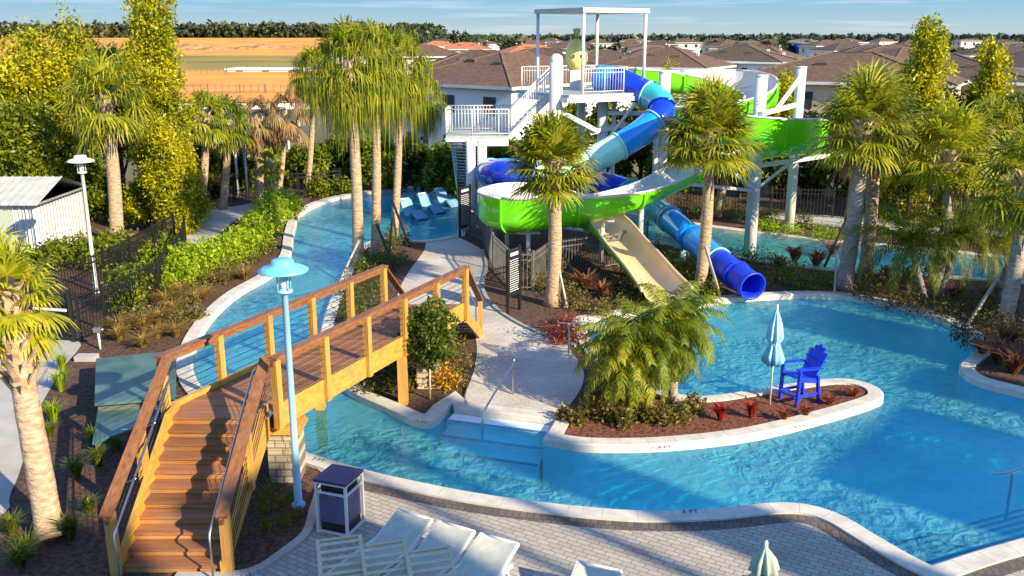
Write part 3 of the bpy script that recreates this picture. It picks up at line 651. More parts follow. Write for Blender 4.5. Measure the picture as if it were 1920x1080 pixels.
# ---------------------------------------------------------------- lifeguard chair
cx, cy = G(1498, 752); lc = empty('lifeguard_chair', (cx, cy, 0), 'tall royal blue slatted armchair on the island', 'chair')
ang = R(205); D = Vector((cos(ang), sin(ang), 0)); S = Vector((-sin(ang), cos(ang), 0)); O = Vector((cx, cy, 0)) + D * .0   # D: the way it faces (left)
sh = .68
for s in (-1, 1):
    g = MB(); g.beam(O + D * .34 + S * s * .29, O + D * .30 + S * s * .29 + Z * (sh + .26), .09, .05, up=D); g.build('leg', royal, lc)
    g = MB(); g.beam(O - D * .36 + S * s * .27, O - D * .26 + S * s * .27 + Z * (sh + .02), .09, .05, up=D); g.build('leg', royal, lc)
    g = MB(); g.beam(O + D * .40 + S * s * .31 + Z * (sh + .27), O - D * .34 + S * s * .30 + Z * (sh + .21), .13, .03); g.build('armrest', royal, lc)
    g = MB(); g.beam(O + D * .33 + S * s * .26 + Z * (sh + .0), O - D * .34 + S * s * .26 + Z * (sh - .12), .03, .12); g.build('side_board', royal, lc)
    g = MB(); g.beam(O + D * .34 + S * s * .27 + Z * .25, O - D * .34 + S * s * .27 + Z * .25, .03, .07); g.build('stretcher', royal, lc)
g = MB()
for k in range(6): t = k / 5; p = (D * .36 + Z * (sh + .05)).lerp(-D * .18 + Z * (sh - .07), t); g.beam(O + p - S * .27, O + p + S * .27, .095, .022)
g.build('seat_slats', royal, lc)
g = MB()
for k in range(5):
    o_ = (k - 2) * .108; hgt = .80 - .035 * (k - 2) ** 2
    A = -D * .20 + Z * (sh - .06) + S * o_ * .85; B = A + (-D * .46 + Z * .92).normalized() * hgt + S * o_ * .25
    g.beam(O + A, O + B, .10, .022, up=D)
g.build('backrest_slats', royal, lc)
g = MB(); q = -D * .40 + Z * (sh + .36); g.beam(O + q - S * .30, O + q + S * .30, .07, .03, up=(0, 0, 1)); g.build('back_brace', royal, lc)
g = MB(); g.beam(O + D * .36 + Z * .25 - S * .29, O + D * .36 + Z * .25 + S * .29, .12, .03); g.build('footrest', royal, lc)

# moulded loungers standing in the shallow ledge of the river
def ledge_lounger(px, py, lab):
    x, y = G(px, py); e = empty('ledge_lounger', (x, y, -.2), lab, 'pool lounger', 'moulded loungers in the river'); a = R(-52); D = Vector((cos(a), sin(a), 0)); S = Vector((-sin(a), cos(a), 0)); O = Vector((x, y, 0))
    pf = arc3([Vector((-.1, 0, .60)), Vector((.08, 0, .58)), Vector((.30, 0, .22)), Vector((.50, 0, -.02)), Vector((.75, 0, .02)), Vector((1.05, 0, .20)), Vector((1.35, 0, .04)), Vector((1.62, 0, -.12))], 4); g = MB(); vs = []
    for p in pf:
        for w_, dz in ((-.33, 0), (-.30, .04), (.30, .04), (.33, 0), (.30, -.10), (-.30, -.10)): vs.append(O + D * p.x + S * w_ + Z * (p.z + dz))
    n = 6; g.add(vs, [(r * n + k, r * n + (k + 1) % n, (r + 1) * n + (k + 1) % n, (r + 1) * n + k) for r in range(len(pf) - 1) for k in range(n)] + [tuple(range(n))], 0, True); g.build('shell', mat('pale_moulded_plastic', (.12, .28, .42), (.18, .36, .50), rough=.4), e)
    g = MB(); g.box(O + D * .55 - Z * .3, (.5, .5, .5), (D, S, Z)); g.build('base', MATS['pale_moulded_plastic'], e)
    g = MB(); g.tube([O - D * .06 + Z * .66 - S * .26, O - D * .06 + Z * .66 + S * .26], .05, 8); g.build('headrest', white, e)
for i, (px, py) in enumerate(((760, 398), (793, 387), (824, 377))): ledge_lounger(px, py, 'pale moulded lounger standing in the river shallows, %s' % ('left of three', 'middle of three', 'right of three')[i])

# ---------------------------------------------------------------- pool handrails
def handrail(pts, lab, r=.021):
    b = pts[0]; e = MB(); e.tube([Vector(p) for p in pts], r, 8); o = e.build('pool_handrail', steel); tag(o, lab, 'handrail'); return o
hb = Vector((*G(962, 740), 0)); hf = Vector((*G(905, 838, -.5), -.55))
hr = empty('pool_handrail', (hb.x, hb.y, 0), 'steel handrail going down the pool steps', 'handrail')
g = MB(); tp = hb + Z * .88; pts = [hb, hb + Z * .55, tp + Vector((.02, 0, 0)), tp + Vector((0, -.15, -.05)), Vector((hf.x + .12, hf.y + .3, .42)), Vector((hf.x, hf.y, .1)), hf]; g.tube(arc3(pts, 4), .024, 8); g.build('rail', steel, hr)
a = Vector((*G(1066, 668), 0)); hr2 = empty('pool_handrail', (a.x, a.y, 0), 'steel hoop handrail beside the red bush at the slide pool', 'handrail')
g = MB(); b = a + Vector((-.35, .35, 0)); g.tube(arc3([a, a + Z * .7, a + Z * .93 + Vector((.05, 0, 0)), a + Vector((.7, .1, .93)), a + Vector((1.1, .1, .6)), a + Vector((1.2, .1, -.4))], 4), .024, 8); g.tube([a + Z * .93, a + Vector((-.3, .4, .85))], .022, 8); g.build('rail', steel, hr2)
a = Vector((*G(1886, 968, -.4), -.45)); hr3 = empty('pool_handrail', (a.x, a.y, 0), 'dark steel handrail in the shaded water at the right edge', 'handrail')
g = MB(); g.tube(arc3([a, a + Vector((0, 0, .75)), a + Vector((-.02, 0, 1.0))], 4), .026, 8); g.tube(arc3([a + Vector((-.35, .05, .93)), a + Vector((-.1, 0, .98)), a + Vector((.35, -.1, 1.2)), a + Vector((.9, -.3, 1.32))], 4), .026, 8); g.build('rail', steel, hr3)

# ---------------------------------------------------------------- vault covers and the little riser pipe
tealm = mat('teal_cover_paint', (.04, .10, .095), (.08, .16, .15), scale=1.5, rough=.35, contrast=(.4, .6))
def cover(quad, z, lab):
    P = [G(px, py, z) for px, py in quad]; c = (sum(p[0] for p in P) / 4, sum(p[1] for p in P) / 4, 0)
    if area(P) < 0: P = P[::-1]
    e = empty('vault_cover', c, lab, 'hatch cover'); g = MB(); g.prism(P, z - .06, z); g.build('lid', tealm, e)
    ins = [(p[0] + (c[0] - p[0]) * .06, p[1] + (c[1] - p[1]) * .06) for p in P]; g = MB(); g.prism(ins, 0, z - .06); g.build('curb', mat('vault_curb', (.10, .11, .10), rough=.8), e)
    g = MB(); m0 = ((P[0][0] + P[1][0]) / 2 * .9 + c[0] * .1, (P[0][1] + P[1][1]) / 2 * .9 + c[1] * .1); g.box((m0[0], m0[1], z + .01), (.14, .06, .02)); g.build('hinge', steel, e)
cover([(180, 672), (330, 657), (330, 745), (177, 757)], .55, 'large teal metal vault cover left of the bridge stair')
cover([(183, 770), (310, 742), (290, 790), (173, 830)], .32, 'lower tilted teal cover between the large one and the stair')
x, y = G(188, 655); e = empty('riser_valve', (x, y, 0), 'small grey valve pipe standing by the foot of the fence', 'valve')
g = MB(); g.tube([(x, y, 0), (x, y, .55)], .035, 8); g.build('pipe', white, e); g = MB(); g.box((x, y, .58), (.22, .14, .14)); g.tube([(x - .16, y, .58), (x + .16, y, .58)], .03, 8); g.build('valve_body', steel, e)
g = MB(); x, y = G(163, 675); g.box((x, y, .07), (.55, .3, .14)); tag(g.build('utility_box', concrete), 'pale low utility box lid at the end of the left walkway', 'utility box')
# ---------------------------------------------------------------- slide tower
tw = empty('slide_tower', (2.5, 43, 0), 'white steel slide tower with railed platform and flat canopy', 'tower')
ZP = 5.95
Np, Lp, Rp = Vector((3.1, 42, 0)), Vector((1.2, 45, 0)), Vector((6.0, 43.6, 0)); Bp = Lp + Rp - Np
e1v = (Rp - Np).normalized(); e2v = (Lp - Np).normalized()
def quadslab(mb, P, z0, z1): 
    pts = [(p.x, p.y) for p in P]; mb.prism(pts if area(pts) > 0 else pts[::-1], z0, z1)
g = MB(); quadslab(g, [Np - e1v * .9 - e2v * .3, Rp + e1v * .3 - e2v * .3, Bp + e1v * .3 + e2v * .2, Lp - e1v * .9 + e2v * .2], ZP - .12, ZP); g.build('platform', greyroof, tw)
g = MB()
for A, B in ((Np - e1v * .9 - e2v * .3, Rp + e1v * .3 - e2v * .3), (Np - e1v * .9 - e2v * .3, Lp - e1v * .9 + e2v * .2), (Rp + e1v * .3 - e2v * .3, Bp + e1v * .3 + e2v * .2)): g.beam(A + Z * (ZP - .23), B + Z * (ZP - .23), .14, .2)
g.build('platform_beam', white, tw)
for P in (Np, Lp, Rp, Bp):
    g = MB(); g.tube([P + Z * ZP, P + Z * 9.42], .075, 8); g.build('canopy_post', white, tw)
g = MB(); quadslab(g, [Np - e1v * .12 - e2v * .12, Rp + e1v * .12 - e2v * .12, Bp + e1v * .12 + e2v * .12, Lp - e1v * .12 + e2v * .12], 9.42, 9.62); g.build('canopy', mat('canopy_cream', (.46, .46, .38), (.52, .51, .43), scale=1, rough=.6), tw)
def rail_panel(A, B, h=1.1, name='railing', sp=.14, mt=None):
    g = MB(); A = Vector(A); B = Vector(B); n = max(2, int((B - A).length / sp))
    for k in range(n + 1):
        p = A.lerp(B, k / n); big = k % 8 == 0 or k == n; g.tube([p + Z * (0 if big else .1), p + Z * h], .028 if big else .012, 4 if not big else 6)
    g.tube([A + Z * h, B + Z * h], .028, 6); g.tube([A + Z * .1, B + Z * .1], .02, 5); g.tube([A + Z * (h - .18), B + Z * (h - .18)], .016, 5)
    return g.build(name, mt or white, tw)
zp = Z * ZP
rail_panel(Np + zp, Rp + zp - e1v * 1.1); rail_panel(Lp + zp, Bp + zp); rail_panel(Bp + zp, Rp + zp + e2v * 1.2); rail_panel(Lp + zp - e1v * .85, Lp + zp)
# landing and stairs
LZ = 4.15; LY0 = 42.0
l0 = V(843, 250, 43); La = Vector((-2.95, 41.9, 0)); Lb = Vector((-.15, 41.9, 0)); Lc2 = Vector((-.15, 44.2, 0)); Ld = Vector((-2.95, 44.2, 0))
g = MB(); quadslab(g, [La, Lb, Lc2, Ld], LZ - .12, LZ); g.build('landing', greyroof, tw)
g = MB(); g.beam(La.lerp(Lb, .42) + Z * (LZ - .29), Lb + Z * (LZ - .29), .18, .32); g.beam(La + Z * (LZ - .2), Ld + Z * (LZ - .2), .12, .14); g.beam(La + Z * (LZ - .2), La.lerp(Lb, .42) + Z * (LZ - .2), .12, .14); g.build('landing_beam', white, tw)
rail_panel(La + Z * LZ, Lb + Z * LZ, 1.15); rail_panel(La + Z * LZ, Ld + Z * LZ, 1.15); rail_panel(Ld + Z * LZ, Lc2 + Z * LZ, 1.15)
for px in (884, 905):
    x, y = G(px, 432); g = MB(); g.tube([(x, y, 0), (x, y, LZ - .14)], .21, 14); g.build('column', white, tw)
sA, sB = Vector((-.15, 42.1, LZ)), Vector((1.75, 42.6, ZP)); sC, sD = Vector((-.15, 43.4, LZ)), Vector((1.75, 43.9, ZP))
for A, B in ((sA, sB), (sC, sD)):
    g = MB(); g.beam(A - Z * .12, B - Z * .12, .07, .24); g.build('stair_stringer', white, tw); rail_panel(A, B, 1.1)
g = MB()
for k in range(10):
    t = (k + .5) / 10; g.box(sA.lerp(sB, t) * .5 + sC.lerp(sD, t) * .5, (.26, 1.25, .04))
g.build('stair_tread', greyroof, tw)
# stair from the landing down to the ground at the back
dA, dB = Vector((-2.9, 44.2, LZ)), Vector((-2.9, 50.2, .05)); dC, dD = Vector((-1.6, 44.2, LZ)), Vector((-1.6, 50.2, .05))
for A, B in ((dA, dB), (dC, dD)):
    g = MB(); g.beam(A - Z * .12, B - Z * .12, .07, .32); g.build('stair_stringer', white, tw); rail_panel(A, B, 1.1, sp=.3)
g = MB()
for k in range(22): t = (k + .5) / 22; g.box(dA.lerp(dB, t) * .5 + dC.lerp(dD, t) * .5, (1.3, .28, .04))
g.build('stair_tread', greyroof, tw)
# main columns
def column(x, y, z1, r, m=None, cap=True):
    g = MB(); g.tube([(x, y, 0), (x, y, z1)], r, 16); g.lathe([(r + .12, 0), (r + .12, .05), (r, .06)], (x, y, 0), 16); return g.build('column', m or white, tw)
mc = V(1043, 110, 42.0); column(mc.x, 42.0, mc.z - .1, .29)
g = MB(); g.lathe([(.30, mc.z - .1), (.26, mc.z + .1), (.12, mc.z + .2), (0, mc.z + .22)], (mc.x, 42.0, 0), 16); g.build('column_cap', white, tw)
p = V(1131, 185, 44.2); column(p.x, 44.2, ZP - .3, .24); p = V(1152, 185, 44.6); column(p.x, 44.6, ZP - .4, .10); p = V(1090, 185, 45.5); column(p.x, 45.5, ZP - .3, .2)
a = Vector((mc.x, 42.0, 5.3)); g = MB(); g.beam(a, Vector((3.9, 43.6, 4.2)), .16, .2); g.beam(Vector((3.6, 43.6, 4.1)), Vector((5.3, 44.4, 4.4)), .16, .2); g.beam(Vector((4.4, 44.2, 3.6)), Vector((5.6, 43.0, 5.5)), .1, .12); g.build('brace', white, tw)
g = MB(); q = V(1205, 212, 44.2); g.beam(Vector((4.4, 44.2, q.z)), Vector((7.1, 44.0, q.z)), .14, .18); g.build('brace', white, tw)

# pineapple ornament
pc = V(1081, 103, 46.0); pn = empty('pineapple_ornament', (pc.x, 46.0, ZP), 'big pale yellow pineapple ornament with a leafy top on the tower platform', 'ornament')
g = MB(); zc = pc.z; n = 28; vs = []
m_ = 22
for i in range(m_ + 1):
    t = i / m_; zz = zc + (t - .5) * 1.5; r0 = .52 * (1 - abs(2 * t - 1) ** 2.6) ** .5 * (1.04 - .12 * t) if 0 < t < 1 else .05
    for k in range(n): a_ = 2 * pi * k / n; rr = r0 * (1 + .045 * cos(7 * a_ + 9 * t) * cos(7 * a_ - 9 * t)); vs.append((pc.x + rr * cos(a_), 46 + rr * sin(a_), zz))
g.add(vs, [(i * n + k, i * n + (k + 1) % n, (i + 1) * n + (k + 1) % n, (i + 1) * n + k) for i in range(m_) for k in range(n)], 0, True)
g.build('pineapple_body', mat('pineapple_yellow', (.80, .62, .16), (.88, .74, .26), scale=4, rough=.4), pn)
g = MB()
for k in range(16):
    a_ = k * 2.4; l_ = .75 - .025 * k; u = Vector((cos(a_), sin(a_), 0)); b0 = Vector((pc.x, 46, zc + .68)); tip = b0 + u * (.26 - .010 * k) + Z * (l_ * .75 + .02 * k); sd_ = Vector((-sin(a_), cos(a_), 0)) * .09
    md = b0.lerp(tip, .55) + Z * .08; g.add([b0 - sd_, b0 + sd_, md + sd_, md - sd_, tip], [(0, 1, 2, 3), (3, 2, 4)])
g.build('leafy_top', mat('pineapple_leaf', (.50, .60, .24), rough=.5), pn)
g = MB()
for k in (-1, 1): g.lathe([(.0, .02), (.10, .02), (.12, 0)], (0, 0, 0), 12)
g.v = []; g.f = []; g.m = []; g.sm = []
for k in (-1, 1): g.box((pc.x + k * .19 + .02, 46 - .50, zc - .05), (.11, .06, .15))
g.build('window', mat('porthole_dark', (.10, .08, .05), rough=.3), pn)
g = MB(); g.box((pc.x, 46, (ZP + zc - .7) / 2), (.6, .6, max(.2, zc - .7 - ZP))); g.build('plinth', white, pn)

# ---------------------------------------------------------------- blue tube slide
ts = empty('tube_slide', (2, 40, 0), 'closed blue and turquoise tube slide winding down from the tower to the pool', 'water slide')
KP = [(1120, 150, 44.6), (1163, 153, 44.0), (1205, 172, 43.4), (1236, 190, 42.6), (1238, 216, 41.8), (1205, 246, 41.3), (1160, 274, 40.9), (1110, 300, 40.4), (1050, 322, 40.0), (990, 328, 39.6)]
pts = [V(*k) for k in KP]
pts[0].z = pts[1].z + .15
pts += [Vector((-.45, 39.9, 2.72)), Vector((-.95, 41.2, 2.6)), Vector((-.3, 42.6, 2.45)), Vector((1.3, 43.0, 2.3)), Vector((3.2, 42.2, 2.12)), Vector((4.9, 40.2, 1.95)), V(1222, 388, 38.0), V(1262, 416, 35.8), V(1312, 460, 33.0), V(1360, 500, 31.2), V(1411, 537, 29.6)]
TP = arc3(pts, 7)
def trad(i): return .60 if i < 95 else max(.46, .60 - .0045 * (i - 95))
def seg(i0, i1, m, name='tube_section'):
    g = MB(); ps = TP[i0:i1 + 1]; g.tube(ps, [trad(i) for i in range(i0, i1 + 1)], 22, 0, cap=False); o = g.build(name, [m], ts)
    md = o.modifiers.new('thickness', 'SOLIDIFY'); md.thickness = .03; md.offset = -1; return o
cuts = [(0, 6, bblue), (6, 16, dblue), (16, 25, mint), (25, 31, dblue), (31, 42, bblue), (42, 50, mint), (50, 62, mint), (62, 76, dblue), (76, 88, bblue), (88, 97, teal), (97, 106, dblue), (106, 118, teal), (118, 124, bblue), (124, 131, bblue), (131, 140, royal), (137, len(TP) - 1, royal)]
cuts[-2] = (131, 136, royal); cuts[-1] = (136, len(TP) - 1, royal)
tcol = mat('turquoise_fibreglass', (.03, .42, .50), (.04, .48, .55), scale=1, rough=.15, coat=.6)
for k, (a, b, m) in enumerate(cuts):
    if k == 2: m = tcol
    if a < len(TP) - 1: seg(a, min(b, len(TP) - 1), m)
for k, (a, b, m) in enumerate(cuts):
    if 0 < a < len(TP) - 1:
        t = (TP[a + 1] - TP[a - 1]).normalized(); g = MB(); g.tube([TP[a] - t * .035, TP[a] + t * .035], trad(a) + .055, 22, cap=True); g.build('flange_ring', m if k % 2 else steelblue, ts)
g = MB(); t = (TP[-1] - TP[-2]).normalized(); g.tube([TP[-1] - t * .05, TP[-1] + t * .03], .49, 24, cap=False); o = g.build('exit_lip', royal, ts); md = o.modifiers.new('thickness', 'SOLIDIFY'); md.thickness = .06; md.offset = -1
for i in (20, 50, 72, 92, 104, 122, 134):
    p = TP[i]
    if p.z < .9: continue
    x_, y_ = p.x, p.y
    g = MB(); g.tube([(x_, y_, 0), (x_, y_, p.z - .66)], .12, 10); g.box((x_, y_, p.z - .58), (.7, .3, .08)); g.build('support', steelblue if i > 100 else white, ts)

# ---------------------------------------------------------------- lime green open slide
gs = empty('open_slide', (7, 38, 0), 'lime green open slide with white lining curling round to a cream run-out', 'water slide')
# centre line x, y, floor height, half width, left wall height, right wall height (looking down the run)
def pv(px, py, Y): return V(px, py, Y)
def hz(px, Y, z): v = V(px, 200, Y); q = (px - 960) / CF * (Y * cos(CTH) + (CH - z) * sin(CTH)); return Vector((q, Y, z))
FK = [(hz(1188, 44.6, 6.0), .62, .95, .95), (hz(1250, 44.4, 5.88), .62, .95, .95), (hz(1320, 44.4, 5.7), .65, 1.15, .8), (hz(1385, 44.2, 5.5), .7, 1.35, .55), (hz(1422, 42.8, 5.3), .7, 1.3, .55) , (hz(1412, 41.0, 5.1), .7, 1.0, .6), (hz(1360, 40.2, 4.92), .68, .8, .7),
      (hz(1312, 39.6, 4.78), .65, .7, .9), (hz(1292, 38.2, 4.66), .65, .7, 1.0), (hz(1318, 36.7, 4.5), .7, .8, 1.2), (hz(1375, 36.0, 4.25), .75, .8, 1.35), (hz(1440, 35.8, 4.08), .8, .8, 1.4), (hz(1492, 36.3, 3.98), .8, .75, 1.4), (hz(1508, 37.9, 3.8), .8, .9, 1.3), (hz(1475, 39.3, 3.6), .75, .9, 1.0), (hz(1415, 39.2, 3.35), .7, .75, .8),
      (hz(1350, 38.2, 3.02), .68, .65, .75), (hz(1280, 36.9, 2.62), .68, .62, .75), (hz(1205, 35.7, 2.1), .7, .7, .75), (hz(1130, 35.2, 1.66), .78, 1.0, .85), (hz(1040, 34.9, 1.36), .85, 1.3, .85), (hz(965, 35.0, 1.22), .88, 1.4, .8),
      (hz(938, 36.4, 1.16), .88, 1.4, .8), (hz(985, 37.9, 1.12), .82, 1.4, .8), (hz(1060, 37.6, 1.08), .75, 1.1, .7), (pv(1132, 438, 35.2), .8, .75, .75), (pv(1176, 482, 32.6), .82, .5, .62), (pv(1222, 538, 30.0), .80, .45, .58), (pv(1250, 575, 28.6), .86, .36, .42)]
FK[-1][0].z = .12; FK[-2][0].z = .34; FK[-3][0].z = .72; FK[-4][0].z = 1.02
cl = arc3([k[0] for k in FK], 5); pr = arc3([Vector(k[1:]) for k in FK], 5)
def section(c, t, w_, hl, hr, th):
    S_ = t.cross(Z).normalized()    # right of travel
    out = []
    for side, h in ((-1, hl), (1, hr)):
        half = []
        for k in range(7):
            a = k / 6 * pi / 2; half.append((side * (w_ - th) * sin(a), min(.55, w_ * .8) * (1 - cos(a)) + th))
        half.append((side * (w_ - th), max(h, .56)))
        out.append(half)
    L_ = out[0][::-1]; R_ = out[1][1:]
    return [c + S_ * u + Z * v for u, v in L_ + R_]
def flume(i0, i1, mo, mi, name):
    for nm, th, m in (('shell', 0.0, mo), ('lining', .05, mi)):
        g = MB(); vs = []; n = 15
        for i in range(i0, i1 + 1):
            t = (cl[min(i + 1, len(cl) - 1)] - cl[max(i - 1, 0)]).normalized(); vs += section(cl[i], t, pr[i].x, pr[i].y, pr[i].z, th)
        g.add(vs, [(r * n + k, r * n + k + 1, (r + 1) * n + k + 1, (r + 1) * n + k) for r in range(i1 - i0) for k in range(n - 1)], 0, True); o = g.build('slide_' + nm, m, gs)
    g = MB()   # rolled rim
    for side in (0, 14):
        ps = []
        for i in range(i0, i1 + 1):
            t = (cl[min(i + 1, len(cl) - 1)] - cl[max(i - 1, 0)]).normalized(); a = section(cl[i], t, pr[i].x, pr[i].y, pr[i].z, 0.02)[side]; ps.append(a + Z * .01)
        g.tube(ps, .055, 6)
    g.build('rim', mi, gs)
N = len(cl) - 1; CR = (len(FK) - 5) * 5
edges_ = list(range(0, CR - 5, 7)) + [CR]
for a, b in zip(edges_, edges_[1:]): flume(a, b, green, flin, 'g')
flume(CR, N, green, creamg, 'c')
for i in edges_[1:-1] + [CR]:     # bolted flanges round the outside
    t = (cl[i + 1] - cl[i - 1]).normalized(); sec = section(cl[i], t, pr[i].x + .05, pr[i].y, pr[i].z, -.0); g = MB(); n = 15; vs = []
    for v in sec: vs += [v - t * .04 - Z * .05, v + t * .04 - Z * .05]
    g.add(vs, [(2 * k, 2 * k + 1, 2 * k + 3, 2 * k + 2) for k in range(n - 1)]); o = g.build('flange', green, gs); md = o.modifiers.new('thickness', 'SOLIDIFY'); md.thickness = .07; md.offset = 0
def gcol(px, pytop, pybase, Y, r, arm=None, m=white):
    p = V(px[0], pytop, Y); g = MB(); x_ = p.x; g.tube([(x_, Y, -1.2), (x_, Y, p.z)], r, 14); g.lathe([(r + .02, p.z - .02), (r + .02, p.z + .03), (0, p.z + .05)], (x_, Y, 0), 14); return g.build('column', m, gs), Vector((x_, Y, p.z))
_, c1 = gcol((1428,), 142, 485, 37.3, .25, m=white); _, c2 = gcol((1503,), 126, 430, 41.2, .22); _, c3 = gcol((1247,), 135, 400, 43.0, .27)
_, c5 = gcol((1203,), 386, 465, 35.3, .10)
g = MB(); q = V(1430, 213, 37.2); g.beam(Vector((c1.x, 37.0, q.z)), Vector((c2.x, 41.1, q.z + .1)), .14, .18); g.beam(Vector((c1.x + .9, 38.3, q.z)), Vector((c2.x, 41.1, q.z + 1.3)), .12, .14); g.build('brace', white, gs)
g = MB(); g.beam(Vector((c1.x - 1.5, 36.6, 3.3)), Vector((14.2, 39.2, 3.75)), .14, .16); g.beam(Vector((c1.x, 36.8, 2.6)), Vector((c1.x + 1.4, 36.4, 3.9)), .1, .12); g.beam(Vector((c1.x, 36.8, 2.5)), Vector((c1.x - 1.5, 36.2, 3.6)), .1, .12); g.beam(Vector((c1.x - 3.2, 36.2, 2.9)), Vector((c1.x, 36.8, 2.5)), .1, .12); g.build('brace', white, gs)
for i in (95, 103, 112):
    p = cl[i]; g = MB(); g.tube([(p.x, p.y, 0), (p.x, p.y, p.z)], .09, 10); g.box((p.x, p.y, p.z - .04), (.9, .25, .08)); g.build('support', white, gs)

# ---------------------------------------------------------------- fences
def fence(pts, h, lab, m=black, sp=.115, post_every=2.4, r=.011, rails=(.12, -.03, -.22), group=None, pr_=.035):
    pts = [Vector((p[0], p[1], 0)) for p in pts]; e = empty('picket_fence', pts[0], lab, 'fence', group)
    pk = MB(); rl = MB()
    for A, B in zip(pts, pts[1:]):
        n = max(1, int((B - A).length / sp))
        for k in range(n):
            p = A.lerp(B, (k + .5) / n); pk.box((p.x, p.y, .05 + h / 2), (r * 2, r * 2, h))
        for z in rails: zz = z if z > 0 else h + z; rl.beam(A + Z * zz, B + Z * zz, .03, .035)
        m_ = max(1, round((B - A).length / post_every))
        for k in range(m_):
            p = A.lerp(B, k / m_); q = MB(); q.box((p.x, p.y, (h + .12) / 2), (pr_ * 2, pr_ * 2, h + .12)); q.build('post', m, e)
    q = MB(); p = pts[-1]; q.box((p.x, p.y, (h + .12) / 2), (pr_ * 2, pr_ * 2, h + .12)); q.build('post', m, e)
    pk.build('pickets', m, e); rl.build('rail', m, e); return e
fence([G(152, 640), G(200, 622), G(300, 565), G(345, 500), G(350, 470)], 1.35, 'black picket fence running from the gate along the back of the hedge')
fence([G(60, 592), G(200, 545), G(330, 465)], 1.35, 'black picket fence behind the left walkway in front of the white shed')
gate0, gate1 = Vector((*G(58, 634), 0)), Vector((*G(140, 641), 0))
ge = empty('pool_gate', gate0, 'black mesh gate with a pale push bar at the end of the left walkway', 'gate')
g = MB()
for A in (gate0, gate1): g = MB(); g.box(A + Z * .78, (.1, .1, 1.56)); g.build('post', black, ge)
g = MB(); n = 12
for k in range(n): p = gate0.lerp(gate1, (k + .5) / n); g.box(p + Z * .75, (.02, .02, 1.35))
for z in (.1, 1.42): g.beam(gate0 + Z * z, gate1 + Z * z, .04, .05)
g.box(gate0.lerp(gate1, .5) + Z * .8 + Vector((0, .03, 0)), ((gate1 - gate0).length - .1, .012, 1.1)); g.build('leaf', black, ge)
g = MB(); g.beam(gate0.lerp(gate1, .05) + Vector((0, -.06, .95)), gate0.lerp(gate1, .92) + Vector((0, -.06, .95)), .05, .07); g.build('push_bar', white, ge)
fence([G(362, 383), G(440, 376), G(560, 372), G(640, 366)], 1.35, 'black picket fence far behind the bend of the river', sp=.16)
grey = mat('grey_metal', (.10, .10, .10), (.15, .15, .14), scale=3, rough=.5)
fence([G(868, 436), G(905, 455), G(925, 505), G(962, 545), (G(1000, 545)), G(1030, 520), G(1160, 500), G(1212, 478)], 1.3, 'dark grey picket fence round the bed under the green slide', m=grey, sp=.13)
fence([G(1225, 408), G(1330, 402), G(1560, 408), G(1700, 425), G(1950, 440)], 1.35, 'black picket fence along the far bank behind the slides', sp=.16)
# notice boards with lines of white lettering
def board(px, py, wd, h0, h1, ang, lab, lines):
    x, y = G(px, py); e = empty('notice_board', (x, y, 0), lab, 'sign'); X = Vector((cos(ang), sin(ang), 0)); Y_ = Vector((-sin(ang), cos(ang), 0)); O = Vector((x, y, 0))
    for s in (-1, 1): g = MB(); g.box(O + X * s * (wd / 2 + .04) + Z * (h1 + .05) / 2, (.08, .08, h1 + .05), (X, Y_, Z)); g.build('post', black, e)
    g = MB(); g.box(O + Z * (h0 + h1) / 2, (wd, .05, h1 - h0), (X, Y_, Z)); pn = g.build('panel', mat('board_navy', (.012, .016, .028), rough=.4), e)
    g = MB(); r3 = random.Random(px); n = lines
    g.box(O + Z * (h1 - .15) - Y_ * .028, (wd * .72, .004, .10), (X, Y_, Z))
    for k in range(n):
        z = h1 - .34 - (h1 - h0 - .44) * k / n; xx = -wd * .42
        while xx < wd * .36:
            l_ = r3.uniform(.03, .10); l_ = min(l_, wd * .42 - xx); g.box(O + X * (xx + l_ / 2) + Z * z - Y_ * .028, (l_, .004, .022), (X, Y_, Z)); xx += l_ + .025
    g.build('lettering', mat('lettering_white', (.75, .76, .78), rough=.5), e, loc=None); return e
board(963, 585, .62, .55, 2.05, R(58), 'tall black notice board with rows of white lettering beside the palm', 15)
board(872, 442, .8, .35, 2.15, R(62), 'tall dark notice board at the river end of the path', 16)

# ---------------------------------------------------------------- white shed at the left
sx, sy = G(140, 496); sx -= 1.25; sh_ = empty('storage_shed', (sx, sy, 0), 'white corrugated shed with a pale metal roof at the left edge', 'shed')
corr = bpy.data.materials.new('corrugated_white'); corr.use_nodes = True; nt = corr.node_tree; b = nt.nodes['Principled BSDF']; b.inputs['Base Color'].default_value = (.62, .63, .62, 1); b.inputs['Roughness'].default_value = .45
wv = nt.nodes.new('ShaderNodeTexWave'); wv.bands_direction = 'X'; wv.inputs['Scale'].default_value = 2.4; tcn = nt.nodes.new('ShaderNodeTexCoord'); bpn = nt.nodes.new('ShaderNodeBump'); bpn.inputs['Distance'].default_value = .05
nt.links.new(tcn.outputs['Object'], wv.inputs['Vector']); nt.links.new(wv.outputs['Fac'], bpn.inputs['Height']); nt.links.new(bpn.outputs[0], b.inputs['Normal'])
hS = V(140, 383, sy).z
g = MB(); g.box((sx - 3.2, sy + 2, hS / 2), (6.4, 4, hS), m=0)
for k in range(28): g.box((sx - .1 - k * .23, sy - .02, hS / 2), (.07, .04, hS - .05))
for k in range(16): g.box((sx + .02, sy + .15 + k * .25, hS / 2), (.04, .07, hS - .05))
g.build('wall', corr, sh_)
g = MB(); g.add([(sx + .25, sy - .3, hS), (sx - 6.8, sy - .3, hS), (sx - 6.8, sy + 2, hS + .75), (sx + .25, sy + 2, hS + .75), (sx + .25, sy + 4.3, hS), (sx - 6.8, sy + 4.3, hS)], [(0, 3, 2, 1), (3, 4, 5, 2), (0, 1, 5, 4)])
